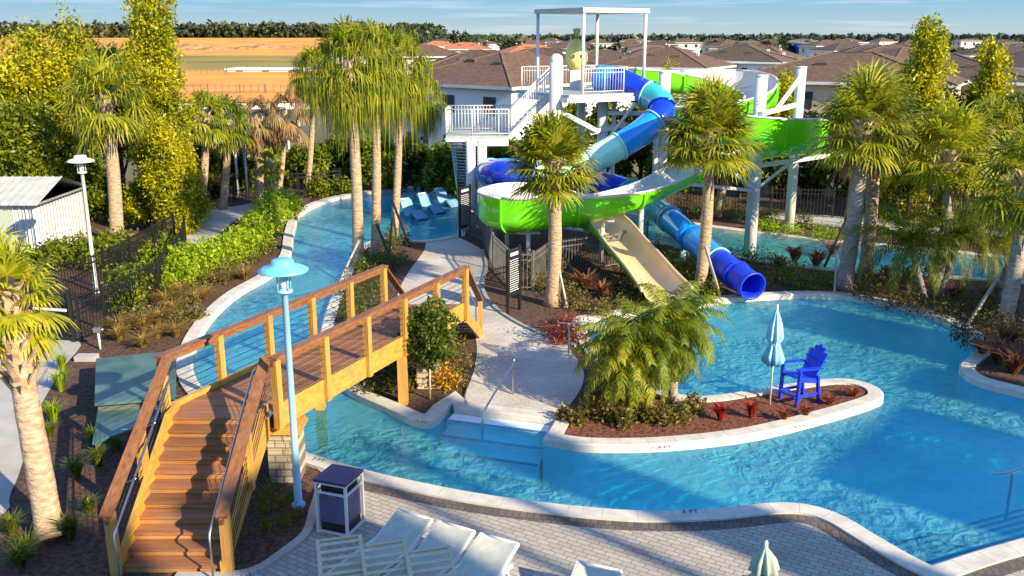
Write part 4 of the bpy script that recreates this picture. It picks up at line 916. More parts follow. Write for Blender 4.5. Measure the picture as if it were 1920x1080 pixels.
for k in range(22): xx = sx + .2 - k * .32; g.beam((xx, sy - .3, hS + .02), (xx, sy + 2, hS + .77), .03, .035)
g.build('roof', mat('pale_roof_metal', (.36, .38, .36), (.46, .47, .44), scale=2, rough=.4), sh_)
g = MB(); g.box((sx - 1.3, sy - .05, 1.05), (.9, .06, 2.1)); g.build('door', mat('shed_door', (.38, .42, .36), rough=.6), sh_)
# slim white posts of the clearing
for i, (px, py, ht_) in enumerate(((412, 372, 3.6), (447, 366, 3.4), (465, 375, 3.3), (545, 330, 3.2), (567, 345, 3.6))):
    x, y = G(px, py); e = empty('slim_post', (x, y, 0), 'slim white post in the clearing, %s from the left' % ORD[i], 'post', 'slim white posts in the clearing')
    g = MB(); g.tube([(x, y, 0), (x, y, ht_)], .07, 8); g.build('shaft', white, e); g = MB(); g.lathe([(.12, ht_), (.12, ht_ + .06), (.02, ht_ + .12)], (x, y, 0), 10); g.build('cap', white, e)
# small river toy: chevron ripples are in the water itself
# ---------------------------------------------------------------- vegetation
def unit(a): return a / np.maximum(1e-9, np.linalg.norm(a, axis=-1, keepdims=True))
def leaves(c, size, up=.35, aspect=.5):
    """rhombic leaves round the given centres"""
    n = len(c); nn = unit(rng.normal(size=(n, 3)) + np.array([0, 0, up])); u = unit(np.cross(nn, rng.normal(size=(n, 3)))); v = np.cross(nn, u)
    s = size * rng.uniform(.6, 1.3, (n, 1)); return np.stack([c - u * s, c + v * s * aspect, c + u * s, c - v * s * aspect], 1)
def cloud(n, centre, rad, shell=.55, clump=0, ph=None):
    """points in an uneven ellipsoid; clump > 0 gathers them round twigs"""
    d = unit(rng.normal(size=(n * 2, 3))); ph = rng.uniform(0, 6.28, 6) if ph is None else ph
    r = rng.uniform(shell ** 3, 1, (n * 2, 1)) ** (1 / 3)
    bump = 1 + .20 * np.sin(d[:, :1] * 4.3 + ph[0]) * np.cos(d[:, 1:2] * 4.9 + ph[1]) + .14 * np.sin(d[:, 2:3] * 7 + ph[2] + d[:, :1] * 5)
    p = d * r * bump
    g = np.sin(p[:, 0] * 6.1 + ph[3]) * np.sin(p[:, 1] * 5.7 + ph[4]) * np.sin(p[:, 2] * 6.9 + ph[5])
    p = p[g > -.28][:n]; p = p * np.array(rad) + np.array(centre)
    if clump: k = max(8, len(p) // clump); tw = p[rng.integers(0, len(p), k)]; p = tw[rng.integers(0, k, len(p))] + rng.normal(size=p.shape) * np.array([.16, .16, .20]) * (max(rad) ** .5)
    return p
def trunk(mb, pts, r0, r1, n=9, m=0):
    k = len(pts); mb.tube(pts, [r0 + (r1 - r0) * i / (k - 1) for i in range(k)], n, m)

def broadleaf(x, y, H, R_, lab, m, name='broadleaf_tree', cat='tree', n=9000, leaf=.13, lobes=7, base=.25, group=None, bark_=None, sq=1.0, shape=None, zs=None, clump=26):
    e = empty(name, (x, y, 0), lab, cat, group); L_ = LB_(); tb = MB(); r2 = random.Random(int(x * 100) + int(y * 10))
    if shape: lb = shape
    else:
        lb = [((0, 0, H * .62), (R_ * .72, R_ * .72, H * .34))]
        for k in range(lobes):
            a = k * 2.4 + r2.random(); zz = H * (base + .12 + (.92 - base - .2) * (k + .5) / lobes); rr = R_ * (.62 if zz < H * .75 else .38) * r2.uniform(.7, 1.15)
            lb.append(((rr * cos(a), rr * sin(a), zz), (R_ * r2.uniform(.36, .52), R_ * r2.uniform(.36, .52), H * r2.uniform(.10, .17))))
    vol = [c[1][0] * c[1][1] * c[1][2] for c in lb]; tot = sum(v ** .67 for v in vol)
    for (c, r), v in zip(lb, vol):
        k = int(n * v ** .67 / tot); p = cloud(k, (x + c[0], y + c[1], c[2]), r, clump=clump); L_.add(leaves(p, leaf))
        trunk(tb, [(x, y, c[2] * .35), (x + c[0] * .5, y + c[1] * .5, c[2] * .7), (x + c[0] * .9, y + c[1] * .9, c[2])], .05 * sq + .012 * H * .5, .015, 5)
    trunk(tb, [(x, y, 0), (x + .1, y, H * .3), (x, y + .1, H * .62)], .028 * H * sq, .012 * H * sq, 8)
    L_.build('crown', m, e); tb.build('trunk', bark_ or darkbark, e); return e

def fan_leaf(o, d, lp, ls, ns=22, droop=.5, wd=.035, sp=2.0, curl=0., hang=0.):
    """one palmate leaf: stalk along d, then ns blades spread round it"""
    d = unit(np.array(d, float)); zup = np.array([0, 0, 1.]); s = np.cross(d, zup); s = unit(s) if np.linalg.norm(s) > .05 else np.array([1., 0, 0]); nrm = np.cross(s, d)
    hub = np.array(o) + d * lp * .98 + np.array([0, 0, -.10 * lp * (1 - abs(d[2]))])
    q = [np.stack([o - s * .015, o + s * .015, hub + s * .012, hub - s * .012])]
    a = np.linspace(-sp, sp, ns) + rng.normal(0, .03, ns); L1 = ls * (1 - .22 * (np.abs(a) / sp) ** 2) * rng.uniform(.86, 1.08, ns)
    dirs = d[None] * np.cos(a)[:, None] + s[None] * np.sin(a)[:, None] + nrm[None] * (.18 + .12 * np.cos(a * 2))[:, None]; dirs = unit(dirs); side = unit(np.cross(dirs, nrm[None]) + rng.normal(0, .12, (ns, 3)))
    g = np.array([0, 0, -1.])
    P0 = np.repeat(hub[None], ns, 0); P1 = P0 + dirs * L1[:, None] * .45 + g * (droop * .12 * L1)[:, None]
    P2 = P1 + unit(dirs + g * droop * .8) * L1[:, None] * .33; P3 = P2 + unit(dirs * (1 - curl) + g * droop * 2.2) * L1[:, None] * .30
    if hang: P3 = P2 + (g * hang + rng.normal(0, .05, (ns, 3))) * rng.uniform(.45, 1.25, (ns, 1))
    w0, w1, w2, w3 = wd * .35, wd, wd * .8, wd * .12
    for A, B, wa, wb in ((P0, P1, w0, w1), (P1, P2, w1, w2), (P2, P3, w2, w3)): q.append(np.stack([A - side * wa, A + side * wa, B + side * wb, B - side * wb], 1).reshape(-1, 4, 3))
    return np.concatenate([x.reshape(-1, 4, 3) for x in q])

def palm(base, top, lab, R_=1.9, nl=34, r0=.22, r1=.16, mt=PG, bk=None, boots=.0, ns=22, droop=.5, dead=5, group=None, elmin=-45, name='fan_palm', wd=.035, lp=.48, cat='palm tree', stretch=1., curve=.15, hang=0.):
    base = Vector(base); top = Vector(top); e = empty(name, (base.x, base.y, base.z), lab, cat, group); g = MB(); K = 14; pts = []; rs = []
    for i in range(K + 1):
        t = i / K; p = base.lerp(top, t) + Vector((sin(t * pi) * curve * .6, 0, 0)); pts.append(p); rs.append((r0 * 1.25 if i == 0 else r0 + (r1 - r0) * t) * (1 + .03 * (i % 2)))
    g.tube(pts, rs, 12); g.build('trunk', bk or bark, e)
    if boots:
        L_ = LB_(); H = (top - base).length; n = int(80 * boots * H / 3) + 16
        for k in range(n):
            t = 1 - boots * k / n; p = np.array(base.lerp(top, t)); a = k * 2.4; u = np.array([cos(a), sin(a), 0]); s = np.array([-sin(a), cos(a), 0]); rr = r1 * .9; b = p + u * rr; ln = rnd.uniform(.28, .44)
            tp_ = b + u * ln * .55 + np.array([0, 0, ln * .8]); L_.add(np.stack([b - s * .075, b + s * .075, tp_ + s * .03, tp_ - s * .03])); L_.add(np.stack([b - s * .075 - [0, 0, .06], b + s * .075 - [0, 0, .06], tp_ + s * .03 + u * .03, tp_ - s * .03 + u * .03]))
        L_.build('boots', boot, e)
    L_ = LB_(); o = np.array(top)
    for k in range(nl):
        t = (k + .5) / nl; el = R(82 - (82 - elmin) * t ** .9) + rng.normal(0, .08); a = k * 2.39996 + rng.normal(0, .15)
        d = (cos(a) * cos(el), sin(a) * cos(el), sin(el) * stretch); sc_ = rnd.uniform(.88, 1.1); L_.add(fan_leaf(o + np.array([0, 0, -.35 * t]), d, R_ * lp * sc_, R_ * (1.02 - lp) * 1.05 * sc_, ns, droop * (.7 + .6 * t), wd, hang=hang * (.15 + 1.1 * t)))
    L_.build('crown', mt, e)
    if dead:
        D_ = LB_()
        for k in range(dead):
            a = k * 2.4 + .5; el = R(-62 + rnd.uniform(-12, 10)); D_.add(fan_leaf(o + np.array([0, 0, -.35]), (cos(a) * cos(el), sin(a) * cos(el), sin(el)), R_ * .42, R_ * .42, 14, 1.2, wd * .8, hang=hang))
        D_.build('dead_fronds', PB, e)
    return e

def pinnate(o, az, el, ln, nleaf=34, ll=.34, arch=1.1, w_=.012):
    """one feather leaf"""
    q = []; p = np.array(o, float); n = nleaf; step = ln / n; e_ = el; u = np.array([cos(az), sin(az), 0]); s = np.array([-sin(az), cos(az), 0]); pts = []
    for i in range(n + 1): pts.append(p.copy()); p = p + (u * cos(e_) + np.array([0, 0, sin(e_)])) * step; e_ -= arch * 1.9 / n * (.35 + 1.1 * i / n)
    pts = np.array(pts); t = np.arange(n) / n; A = pts[:-1]; B = pts[1:]; ww = (.022 * (1 - t * .8))[:, None]
    q.append(np.stack([A - s * ww, A + s * ww, B + s * ww, B - s * ww], 1))
    dr = unit(B - A)
    L1 = (ll * np.sin(np.clip(.22 + t * 1.0, 0, 1) * pi * .93) ** .6)[:, None]
    for sd_ in (-1, 1):
        dd = unit(s[None] * sd_ * .9 + dr * .75 + np.array([0, 0, -.18]) + rng.normal(0, .09, (n, 3))); M_ = A + dd * L1 * .55; T_ = M_ + unit(dd + np.array([0, 0, -.8])) * L1 * .5; sw = dr * w_
        q.append(np.stack([A - sw * .6, A + sw * .6, M_ + sw, M_ - sw], 1)); q.append(np.stack([M_ - sw, M_ + sw, T_ + sw * .2, T_ - sw * .2], 1))
    return np.concatenate(q)
def feather_palm(base, top, lab, nl=40, ln=1.5, ll=.34, mt=PG, elmin=-50, r0=.10, arch=1.15, w_=.012, group=None, name='feather_palm', nleaf=34, bk=None):
    base = Vector(base); top = Vector(top); e = empty(name, tuple(base), lab, 'palm tree', group); g = MB(); trunk(g, [base.lerp(top, i / 6) for i in range(7)], r0 * 1.2, r0, 9); g.build('trunk', bk or greybark, e); L_ = LB_()
    for k in range(nl):
        t = (k + .5) / nl; L_.add(pinnate(np.array(top), k * 2.39996 + rng.normal(0, .15), R(80 - (80 - elmin) * t) + rng.normal(0, .08), ln * rnd.uniform(.85, 1.1), nleaf, ll, arch, w_))
    L_.build('crown', mt, e); return e

def shrub(x, y, r, h, lab, m, n=1400, leaf=.06, name='shrub', group=None, z0=0, cat='shrub', stems=True):
    e = empty(name, (x, y, z0), lab, cat, group); L_ = LB_(); L_.add(leaves(cloud(n, (x, y, z0 + h * .52), (r, r, h * .55), .45, clump=14), leaf)); L_.build('foliage', m, e)
    if stems:
        g = MB()
        for k in range(5): a = k * 1.3; trunk(g, [(x, y, z0), (x + .4 * r * cos(a), y + .4 * r * sin(a), z0 + h * .6)], .02, .008, 4)
        g.build('stem', darkbark, e)
    return e
def tuft(x, y, r, h, lab, m, n=70, w_=.014, name='grass_tuft', group=None, cat='grass', spread=1.0, z0=0):
    a = rng.uniform(0, 6.283, n); el = rng.uniform(.15, 1.0, n) * spread; u = np.stack([np.cos(a), np.sin(a), np.zeros(n)], 1); s = np.stack([-np.sin(a), np.cos(a), np.zeros(n)], 1)
    L1 = h * rng.uniform(.6, 1.15, n)[:, None]; o = np.array([[0, 0, 0]]) + u * rng.uniform(0, .12, (n, 1)) * r; k = el[:, None]
    m1 = o + (u * k * .5 * r / max(h, .01) + np.array([0, 0, 1.])) * L1 * .6; t_ = m1 + (u * k * 1.1 * r / max(h, .01) + np.array([0, 0, .25])) * L1 * .5
    L_ = LB_(); L_.add(np.stack([o - s * w_, o + s * w_, m1 + s * w_, m1 - s * w_], 1)); L_.add(np.stack([m1 - s * w_, m1 + s * w_, t_ + s * w_ * .2, t_ - s * w_ * .2], 1))
    L_.a = [q + np.array([x, y, z0]) for q in L_.a]; o_ = L_.build(name, m, None, origin=(x, y, z0)); return tag(o_, lab, cat, group)

P3 = lambda px, py, pz=0: (*G(px, py, pz), pz)
def crown_at(px, py, base): return V(px, py, base[1])
# the fan palms
def palm_px(bpx, bpy, tpx, tpy, dY=0, **k):
    b = P3(bpx, bpy); t = V(tpx, tpy, b[1] + dY); return palm(b, t, **k)
palm_px(96, 1008, 12, 545, dY=1.6, lab='leaning palm with a pale booted trunk at the left edge', R_=1.12, nl=34, r0=.235, r1=.20, mt=PY, boots=.42, droop=.55, ns=26, dead=0, elmin=-70, wd=.028, curve=.0)
palm_px(220, 456, 196, 182, lab='fan palm rising in front of the tall yellow green trees at the left', R_=2.25, nl=34, r0=.28, r1=.24, mt=PG, boots=.22, droop=.95, dead=4)
palm_px(1035, 572, 1036, 300, lab='fan palm in the middle in front of the lime green slide', R_=1.62, nl=60, r0=.24, r1=.19, mt=PG, boots=.30, droop=.34, dead=0, elmin=-30, ns=26, wd=.034)
palm_px(1312, 545, 1330, 250, lab='fan palm standing before the blue tube exit', R_=1.9, nl=62, r0=.21, r1=.17, mt=PG, boots=.22, droop=.40, dead=2, elmin=-34, ns=26, wd=.034)
palm_px(1582, 540, 1618, 228, lab='thick grey trunked fan palm on the far right bank, left of its twin', R_=1.95, nl=46, r0=.27, r1=.23, mt=PG, boots=.15, droop=.42, dead=7, bk=greybark, elmin=-38, ns=26, wd=.032)
palm_px(1622, 512, 1640, 222, lab='fan palm with a tan trunk close behind the thick grey one', R_=2.0, nl=40, r0=.24, r1=.20, mt=PG, boots=.18, droop=.5, dead=8)
palm_px(1756, 552, 1782, 282, lab='yellow green fan palm right of the twin palms', R_=1.9, elmin=-35, nl=42, r0=.20, r1=.17, mt=PY, boots=.3, droop=.45, dead=4, bk=greybark)
palm_px(1882, 612, 1926, 330, lab='grey trunked palm at the right edge with its crown cut by the frame', R_=1.9, nl=34, r0=.23, r1=.2, mt=PG, boots=.1, droop=.8, dead=3, bk=greybark)
palm((14.75, 40.3, 0), V(1605, 262, 40.3), 'fan palm half hidden behind the twin palms', R_=1.8, nl=30, mt=PG)
palm((20.4, 41, 0), V(1862, 238, 41), 'small fan palm in the bamboo at the far right', R_=1.7, nl=30, r0=.14, r1=.12, mt=PG, droop=.9, dead=2)
# the ribbon palms, their blades hanging straight down
def ribbon_palm(b, t, lab, R_, nl, mt=PR, **k): return palm(b, t, lab, R_=R_, nl=nl, mt=mt, name='ribbon_palm', droop=1.3, ns=22, wd=.026, lp=.52, elmin=-62, group=None, hang=1.25, **k)
b = P3(672, 502); ribbon_palm(b, V(652, 112, b[1]), 'tall ribbon leaved palm with a tan trunk, left in the tall clump by the river', 1.75, 50, r0=.22, r1=.16, dead=8)
b = P3(703, 484); ribbon_palm(b, V(700, 104, b[1]), 'tall ribbon leaved palm in the middle of the clump by the river', 1.6, 46, r0=.19, r1=.14, dead=6)
b = (-5.0, 38.5, 0); ribbon_palm(b, V(748, 118, b[1]), 'tall ribbon leaved palm at the right of the clump by the river', 1.75, 46, r0=.17, r1=.13, dead=10)
b = (-11.2, 50.5, 0); ribbon_palm(b, V(588, 128, b[1]), 'ribbon leaved palm behind the left of the tall clump', 1.5, 40, r0=.16, r1=.13, dead=8)
b = (-5.0, 53.5, 0); ribbon_palm(b, V(795, 175, b[1]), 'yellowing ribbon leaved palm next to the tower landing', 1.6, 34, r0=.15, r1=.12, dead=14)
b = P3(484, 382); palm(b, V(484, 222, b[1]), 'drooping brown fronded palm beyond the river bend', R_=1.8, nl=16, r0=.24, r1=.19, mt=PB, boots=.5, droop=1.8, dead=14)
b = (-14.6, 46.5, 0); palm(b, V(425, 225, b[1]), 'dark green palm left of the brown fronded palm', R_=1.7, nl=26, r0=.2, r1=.17, mt=LG, boots=.3, droop=1.2, dead=4)
b = (-15.4, 45.5, 0); palm(b, V(385, 215, b[1]), 'palm with a short crown beside the bamboo-like tree', R_=1.5, nl=24, r0=.2, r1=.17, mt=PG, boots=.3, droop=1.0, dead=4)
b = (-12.2, 48, 0); palm(b, V(535, 205, b[1]), 'thin dry palm between the slim white posts', R_=1.7, nl=14, r0=.13, r1=.11, mt=PB, droop=2.2, dead=14)
palm(P3(511, 392), V(506, 300, G(511, 392)[1]), 'short stubby palm with a booted orange trunk beyond the hedge', R_=.9, nl=12, r0=.22, r1=.18, mt=PG, boots=.9, droop=1.2, dead=3)
palm((9.9, 44.5, 0), V(1358, 300, 44.5), 'tan trunk palm half hidden behind the lime slide', R_=1.2, nl=14, mt=LG)
# feathery palms
b = P3(1178, 765); feather_palm(b, (b[0] - .05, b[1] + .1, 1.3), 'feathery palm clump on the island, the left of two', nl=58, ln=1.65, ll=.46, mt=PG, w_=.016, nleaf=44)
b = P3(1262, 756); feather_palm(b, (b[0] - .05, b[1] + .2, 1.85), 'taller feathery palm on the island, the right of two', nl=50, ln=1.55, ll=.46, mt=leafmat('feather_green', [(.05, .08, .006), (.13, .19, .010), (.27, .32, .014), (.46, .46, .03)]), w_=.016, nleaf=44)
for (px, py, dx, h, lab) in ((1735, 560, -.7, 1.9, 'feather palm with leaning stems in the shaded bed, the left one'), (1762, 555, .5, 2.1, 'feather palm with leaning stems in the shaded bed, the right one'), (1870, 560, .4, 2.2, 'feather palm at the right edge over the dark bank'), (1930, 520, .2, 2.8, 'feather palm partly cut by the right frame')):
    b = P3(px, py); feather_palm(b, (b[0] + dx, b[1] + .1, h), lab, nl=34, ln=2.5, ll=.5, elmin=-25, mt={1735: LG, 1762: LG, 1870: PY}.get(px, PG), w_=.016, nleaf=38, r0=.09)
b = P3(1216, 768); feather_palm(b, (b[0] - .1, b[1] + .1, 1.6), 'dark green feathery palm between the two lighter ones on the island', nl=44, ln=1.6, ll=.44, mt=LG, w_=.016, nleaf=40)
# support stakes
stk = mat('stake_wood', (.30, .27, .22), (.42, .38, .32), scale=5, rough=.9)
STK = [((1040, 470), (1063, 578), 1, 'pale stake bracing the middle palm on its right'), ((1042, 452), (1088, 535), 0, 'dark stake bracing the middle palm towards the slide'), ((1030, 470), (995, 510), 0, 'dark stake bracing the middle palm on its left'), ((1322, 462), (1352, 560), 1, 'pale stake beside the palm at the tube exit'),
       ((672, 452), (640, 520), 1, 'pale stake at the left foot of the ribbon palms'), ((706, 420), (742, 510), 0, 'dark stake leaning off the ribbon palm trunks'), ((735, 375), (768, 462), 0, 'dark stake right of the ribbon palm trunks'), ((1592, 400), (1546, 500), 0, 'dark stake left of the thick grey palm'), ((1570, 470), (1564, 552), 1, 'short pale stake against the thick grey palm'),
       ((1872, 520), (1812, 612), 1, 'pale stake leaning on the right edge palm'), ((735, 410), (730, 478), 0, 'dark upright stake in the ribbon palm bed')]
for (t, b, c, lab) in STK:
    B = Vector(P3(*b)); T = V(t[0], t[1], B.y + .4); g = MB(); T0 = T - B; g.beam(Vector((0, 0, 0)), T0, .07, .07); g.beam(T0 * .97, T0 * .97 + Vector((.0, .2, 0)), .05, .1)
    o = g.build('palm_stake', stk if c else black); o.location = B; tag(o, lab, 'stake')
# tall trees on the left
def tree_px(px, ptop, Y, halfw_px, lab, m, n=9000, leaf=.13, zb=0, **k):
    t = V(px, ptop, Y); s = Y * 1.0 / CF; return broadleaf(t.x, Y, t.z, halfw_px * s, lab, m, n=n, leaf=leaf, **k)
def column_tree(px, ptop, Y, hw, lab, m, n=15000, leaf=.10, z0=.05, name='bamboo_clump', nl=9):
    t = V(px, ptop, Y); H = t.z; Rr = hw * Y / CF; r2 = random.Random(px); shape = []
    for k in range(nl * 2):
        tt = (k + .5) / (nl * 2); zz = H * (z0 + (1 - z0) * tt * .97); a = k * 2.4; rr = Rr * (.45 if tt < .7 else .3) * r2.uniform(.6, 1.2); rw = Rr * (.62 - .22 * tt) * r2.uniform(.85, 1.2)
        shape.append(((rr * cos(a), rr * sin(a), zz), (rw, rw, H / nl * .75)))
    return broadleaf(t.x, Y, H, Rr, lab, m, name=name, n=n, leaf=leaf, shape=shape, sq=.5)
column_tree(278, -30, 43, 64, 'tall bright yellow green leafy column left of the orange field', LY, n=42000, leaf=.085)
column_tree(308, 250, 40.5, 42, 'low bright yellow bush mass at the foot of the tall column', LY, n=20000, leaf=.08, nl=4)
tree_px(196, 70, 47, 60, 'dark leafy tree behind the fan palm at the left', LG, n=9000, lobes=10)
tree_px(120, 18, 44, 62, 'tall yellowish tree with an open top at the upper left', LY, n=11000, leaf=.10, lobes=12)
tree_px(40, 45, 43, 70, 'yellow green tree at the upper left corner', LY, n=16000, leaf=.10)
tree_px(30, 190, 40, 75, 'dark green bushy tree low at the left edge', LG, n=14000, leaf=.11)
tree_px(110, 235, 43, 62, 'mixed green bush mass behind the white lamp post', LG, n=11000, leaf=.11, base=.05)
tree_px(165, 300, 43.5, 45, 'small olive green bush between lamp and palm trunk', LG, n=7000, leaf=.10, base=.02)
tree_px(262, 340, 41.5, 34, 'small olive tree at the fence behind the hedge', LY, n=6000, leaf=.10, base=.02)
tree_px(-60, 60, 42, 90, 'yellow green tree reaching in from beyond the left frame', LY, n=9000)
# dense wood behind the far fences: separate trees and tall shrubs
WD = [(372, 262, 49, 34, LG), (436, 268, 52, 32, LD), (500, 262, 54, 34, LG), (575, 262, 53, 38, LG), (640, 250, 54, 40, LD), (706, 250, 52, 36, LG), (775, 262, 52, 36, LD), (836, 268, 50, 36, LG), (888, 262, 51, 30, LD), (950, 252, 52, 36, LG), (1010, 232, 52, 34, LD), (1072, 178, 55, 38, LG), (1140, 172, 55, 40, LG), (1205, 180, 54, 38, LD), (1265, 192, 51, 36, LG), (1330, 205, 51, 38, LD),
      (1395, 215, 50, 36, LG), (1455, 230, 50, 34, LD), (1520, 205, 50, 38, LD), (1580, 190, 49, 38, LG), (1655, 170, 49, 40, LG), (1725, 200, 48, 40, LD), (1810, 150, 48, 38, LG), (1870, 245, 47, 40, LD), (1930, 235, 47, 44, LG)]
for i, (px, pt, Y, hw, m) in enumerate(WD):
    lab = '%s tree in the wood behind the river, %s from the left' % ('dark' if m == LD else 'mid green', ORD[i])
    tree_px(px, pt, Y, hw + 6, lab, m, n=4600, leaf=.15, base=.0, lobes=8, group='dense trees of the wood behind the river')
# bright trees at the right
tree_px(1470, 128, 50, 34, 'yellow green tree between the white slide columns', LY, n=9000, leaf=.12)
column_tree(1748, 45, 46, 58, 'tall yellow green tree standing above the roofs at the right', LY, n=26000, leaf=.10)
column_tree(1700, 300, 44, 52, 'low bright yellow bush between the twin palms and the yellow palm', LY, n=10000, leaf=.11, nl=4)
column_tree(1872, 84, 47, 40, 'narrow yellow green tree near the right edge', LY, n=13000, leaf=.12)
column_tree(1850, 330, 44, 58, 'dark green bush mass under the narrow tree at the right', LG, n=9000, leaf=.12, nl=4)
column_tree(1925, 180, 45, 45, 'grey green tree cut by the right frame', LG, n=9000, leaf=.12)
tree_px(1255, 118, 58, 18, 'small yellow bush behind the top of the lime slide', LY, n=2500, leaf=.12)
tree_px(1225, 122, 58, 12, 'tiny yellow bush left of the other at the slide top', LY, n=1600, leaf=.12)
for px, py in ((1732, 440), (1872, 350), (1888, 345)):
    x, y = G(px, py) if py > 400 else G(px, 440); g = MB(); g.tube([(0, 0, 0), (.05, 0, 2.4), (.12, 0, 4.6)], [.05, .04, .03], 6); o = g.build('slender_trunk', stk); o.location = (x, y, 0); tag(o, {1732: 'thin pale trunk among the yellow leaves', 1872: 'thin pale trunk in the dark wood at the right, the left of two', 1888: 'thin pale trunk in the dark wood at the right, the right of two'}[px], 'tree trunk')
# the hedge along the black fence
HD = [(322, 540, .8, 1.1), (352, 522, .75, 1.1), (386, 512, .8, .95), (420, 498, .8, .85), (454, 482, .8, .9), (484, 462, .75, 1.15), (505, 432, .75, 1.6), (526, 412, .75, 1.3), (478, 440, .5, .8), (240, 585, .5, 1.3), (280, 560, .45, 1.0)]
for i, (px, py, r, h) in enumerate(HD):
    x, y = G(px, py); shrub(x, y, r, h, 'bright leafy hedge shrub by the black fence, %s from the gate' % ORD[{9: 0, 10: 1}.get(i, i + 2)], LB if i < 9 else LG, n=2600, leaf=.075, group='hedge shrubs along the black fence')
for i, (px, py, r, h) in enumerate(((545, 400, .6, .7), (600, 368, .6, .9), (640, 362, .5, .7), (130, 500, .8, 1.0), (90, 505, .8, .9), (180, 500, .9, 1.1), (222, 488, .7, 1.0), (300, 480, .5, .7), (260, 500, .6, .8))):
    x, y = G(px, py); shrub(x, y, r, h, 'green shrub beside the far paths, %s from the river bend' % ORD[i], LG, n=1500, leaf=.09, group='green shrubs beside the far paths')
# the round tree at the bridge
tx, ty = G(806, 748); e = empty('topiary_tree', (tx, ty, 0), 'small round headed tree on a thin stem beside the bridge end', 'tree'); L_ = LB_(); L_.add(leaves(cloud(5200, (tx, ty, 1.62), (.66, .66, .78), .6), .055)); L_.build('crown', leafmat('topiary_leaves', [(.02, .05, .006), (.07, .12, .012), (.16, .20, .02), (.34, .22, .05)]), e); g = MB(); trunk(g, [(tx, ty, 0), (tx + .02, ty, 1.0), (tx, ty, 1.6)], .03, .02, 6); g.build('trunk', boot, e)
# bed plants
def scatter(fn, spots, name): 
    for s in spots: fn(*s)
BZ = [(1100, 545, .75, .8), (1130, 560, .7, .7), (1160, 548, .6, .6), (1065, 610, .45, .4), (1085, 540, .6, .6), (1490, 490, .75, .8), (1530, 500, .75, .8), (1560, 478, .7, .7), (1460, 505, .6, .6), (1870, 680, .8, .8), (1900, 700, .8, .8), (1885, 650, .7, .8), (1840, 665, .5, .5), (1700, 530, .5, .6), (1790, 560, .6, .6), (1660, 520, .5, .5), (1850, 560, .6, .6)]
for i, (px, py, r, h) in enumerate(sorted(BZ)):
    x, y = G(px, py); wh = 'in the bed under the lime slide' if px < 1200 else ('in the shaded bed behind the tube exit' if px < 1600 else 'on the right bank mulch')
    tuft(x, y, r, h, 'bronze rosette plant ' + wh + ', ' + ORD[i] + ' rosette from left', BR, n=90, w_=.03, name='bronze_rosette', group='bronze rosettes ' + wh, cat='plant', spread=1.5)
e_ = shrub(*G(1062, 640), .62, .62, 'dusty red low bush where the path meets the slide pool', leafmat('dusty_red', [(.06, .015, .014), (.18, .045, .035), (.32, .09, .06), (.40, .20, .12)]), n=1500, leaf=.05, name='red_bush')
for i, (px, py, r, h) in enumerate(((1350, 790, .3, .5), (1408, 785, .3, .5), (1470, 790, .28, .35), (1510, 782, .28, .35), (1600, 745, .3, .3), (1555, 760, .28, .3))):
    x, y = G(px, py); tuft(x, y, r, h, ('bright red leafy plant on the island, %s of two' % ('left' if i == 0 else 'right')) if i < 2 else 'low rusty plant by the blue chair, %s from the left' % ORD[{2: 0, 3: 1, 4: 3, 5: 2}.get(i, 0)], RD if i < 2 else leafmat('rusty', [(.08, .02, .012), (.26, .06, .03), (.42, .13, .06), (.4, .2, .1)]), n=110, w_=.02, name='red_plant', group=None if i < 2 else 'low rusty plants by the blue chair', cat='plant', spread=1.2)
mixs = leafmat('mixed_bed_leaves', [(.035, .03, .012), (.12, .10, .02), (.24, .20, .05), (.38, .26, .08)])
for i, (px, py, r, h) in enumerate(((1080, 795, .3, .35), (1110, 780, .4, .55), (1140, 790, .4, .55), (1170, 800, .35, .45), (1205, 790, .4, .5), (1240, 795, .38, .5), (1275, 790, .38, .45), (1300, 775, .35, .45), (1130, 765, .4, .5), (1060, 790, .28, .3))):
    x, y = G(px, py); shrub(x, y, r * .62, h * .72, 'low olive bush under the feathery palms, %s from left' % ORD[{0: 1, 1: 2, 2: 4, 3: 5, 4: 6, 5: 7, 6: 8, 7: 9, 8: 3, 9: 0}[i]], mixs, n=520, leaf=.05, name='low_bush', group='low bushes under the feathery palms', stems=False)
def low(spots, lab, grp, m, name='low_bush', n=500, leaf=.05):
    for i, (px, py, r, h) in enumerate(sorted(spots)): x, y = G(px, py); shrub(x, y, r, h, lab + ', ' + ORD[i] + ' from left', m, n=n, leaf=leaf, name=name, group=grp, stems=False)
low([(1000, 500, .5, .5), (1040, 515, .5, .5), (1075, 500, .5, .5), (1020, 545, .4, .4), (1180, 530, .5, .5), (1200, 560, .4, .4), (1005, 535, .4, .4), (1085, 575, .5, .45), (1150, 582, .45, .35), (1190, 575, .4, .3), (1125, 592, .4, .3), (1170, 560, .45, .45), (1060, 560, .4, .4)], 'low olive bush in the bed under the lime slide', 'low bushes under the lime slide', mixs)
low([(1330, 555, .5, .4), (1240, 505, .6, .5), (1270, 520, .6, .5), (1300, 530, .5, .4), (1290, 500, .6, .6), (1330, 525, .5, .5), (1370, 500, .5, .5), (1450, 530, .6, .5), (1500, 540, .5, .4), (1540, 535, .5, .4), (1250, 480, .7, .7), (1420, 500, .6, .6), (1480, 515, .6, .5)], 'low dark green bush in the bed around the blue tube', 'low bushes around the blue tube', LG)
low([(1340, 405, .6, .8), (1380, 412, .6, .7), (1285, 400, .6, .9), (1310, 410, .5, .6), (1440, 415, .5, .5), (1500, 425, .5, .5), (1600, 430, .6, .7), (1650, 440, .6, .7)], 'low green bush on the far bank of the channel', 'low bushes on the far bank', LG)
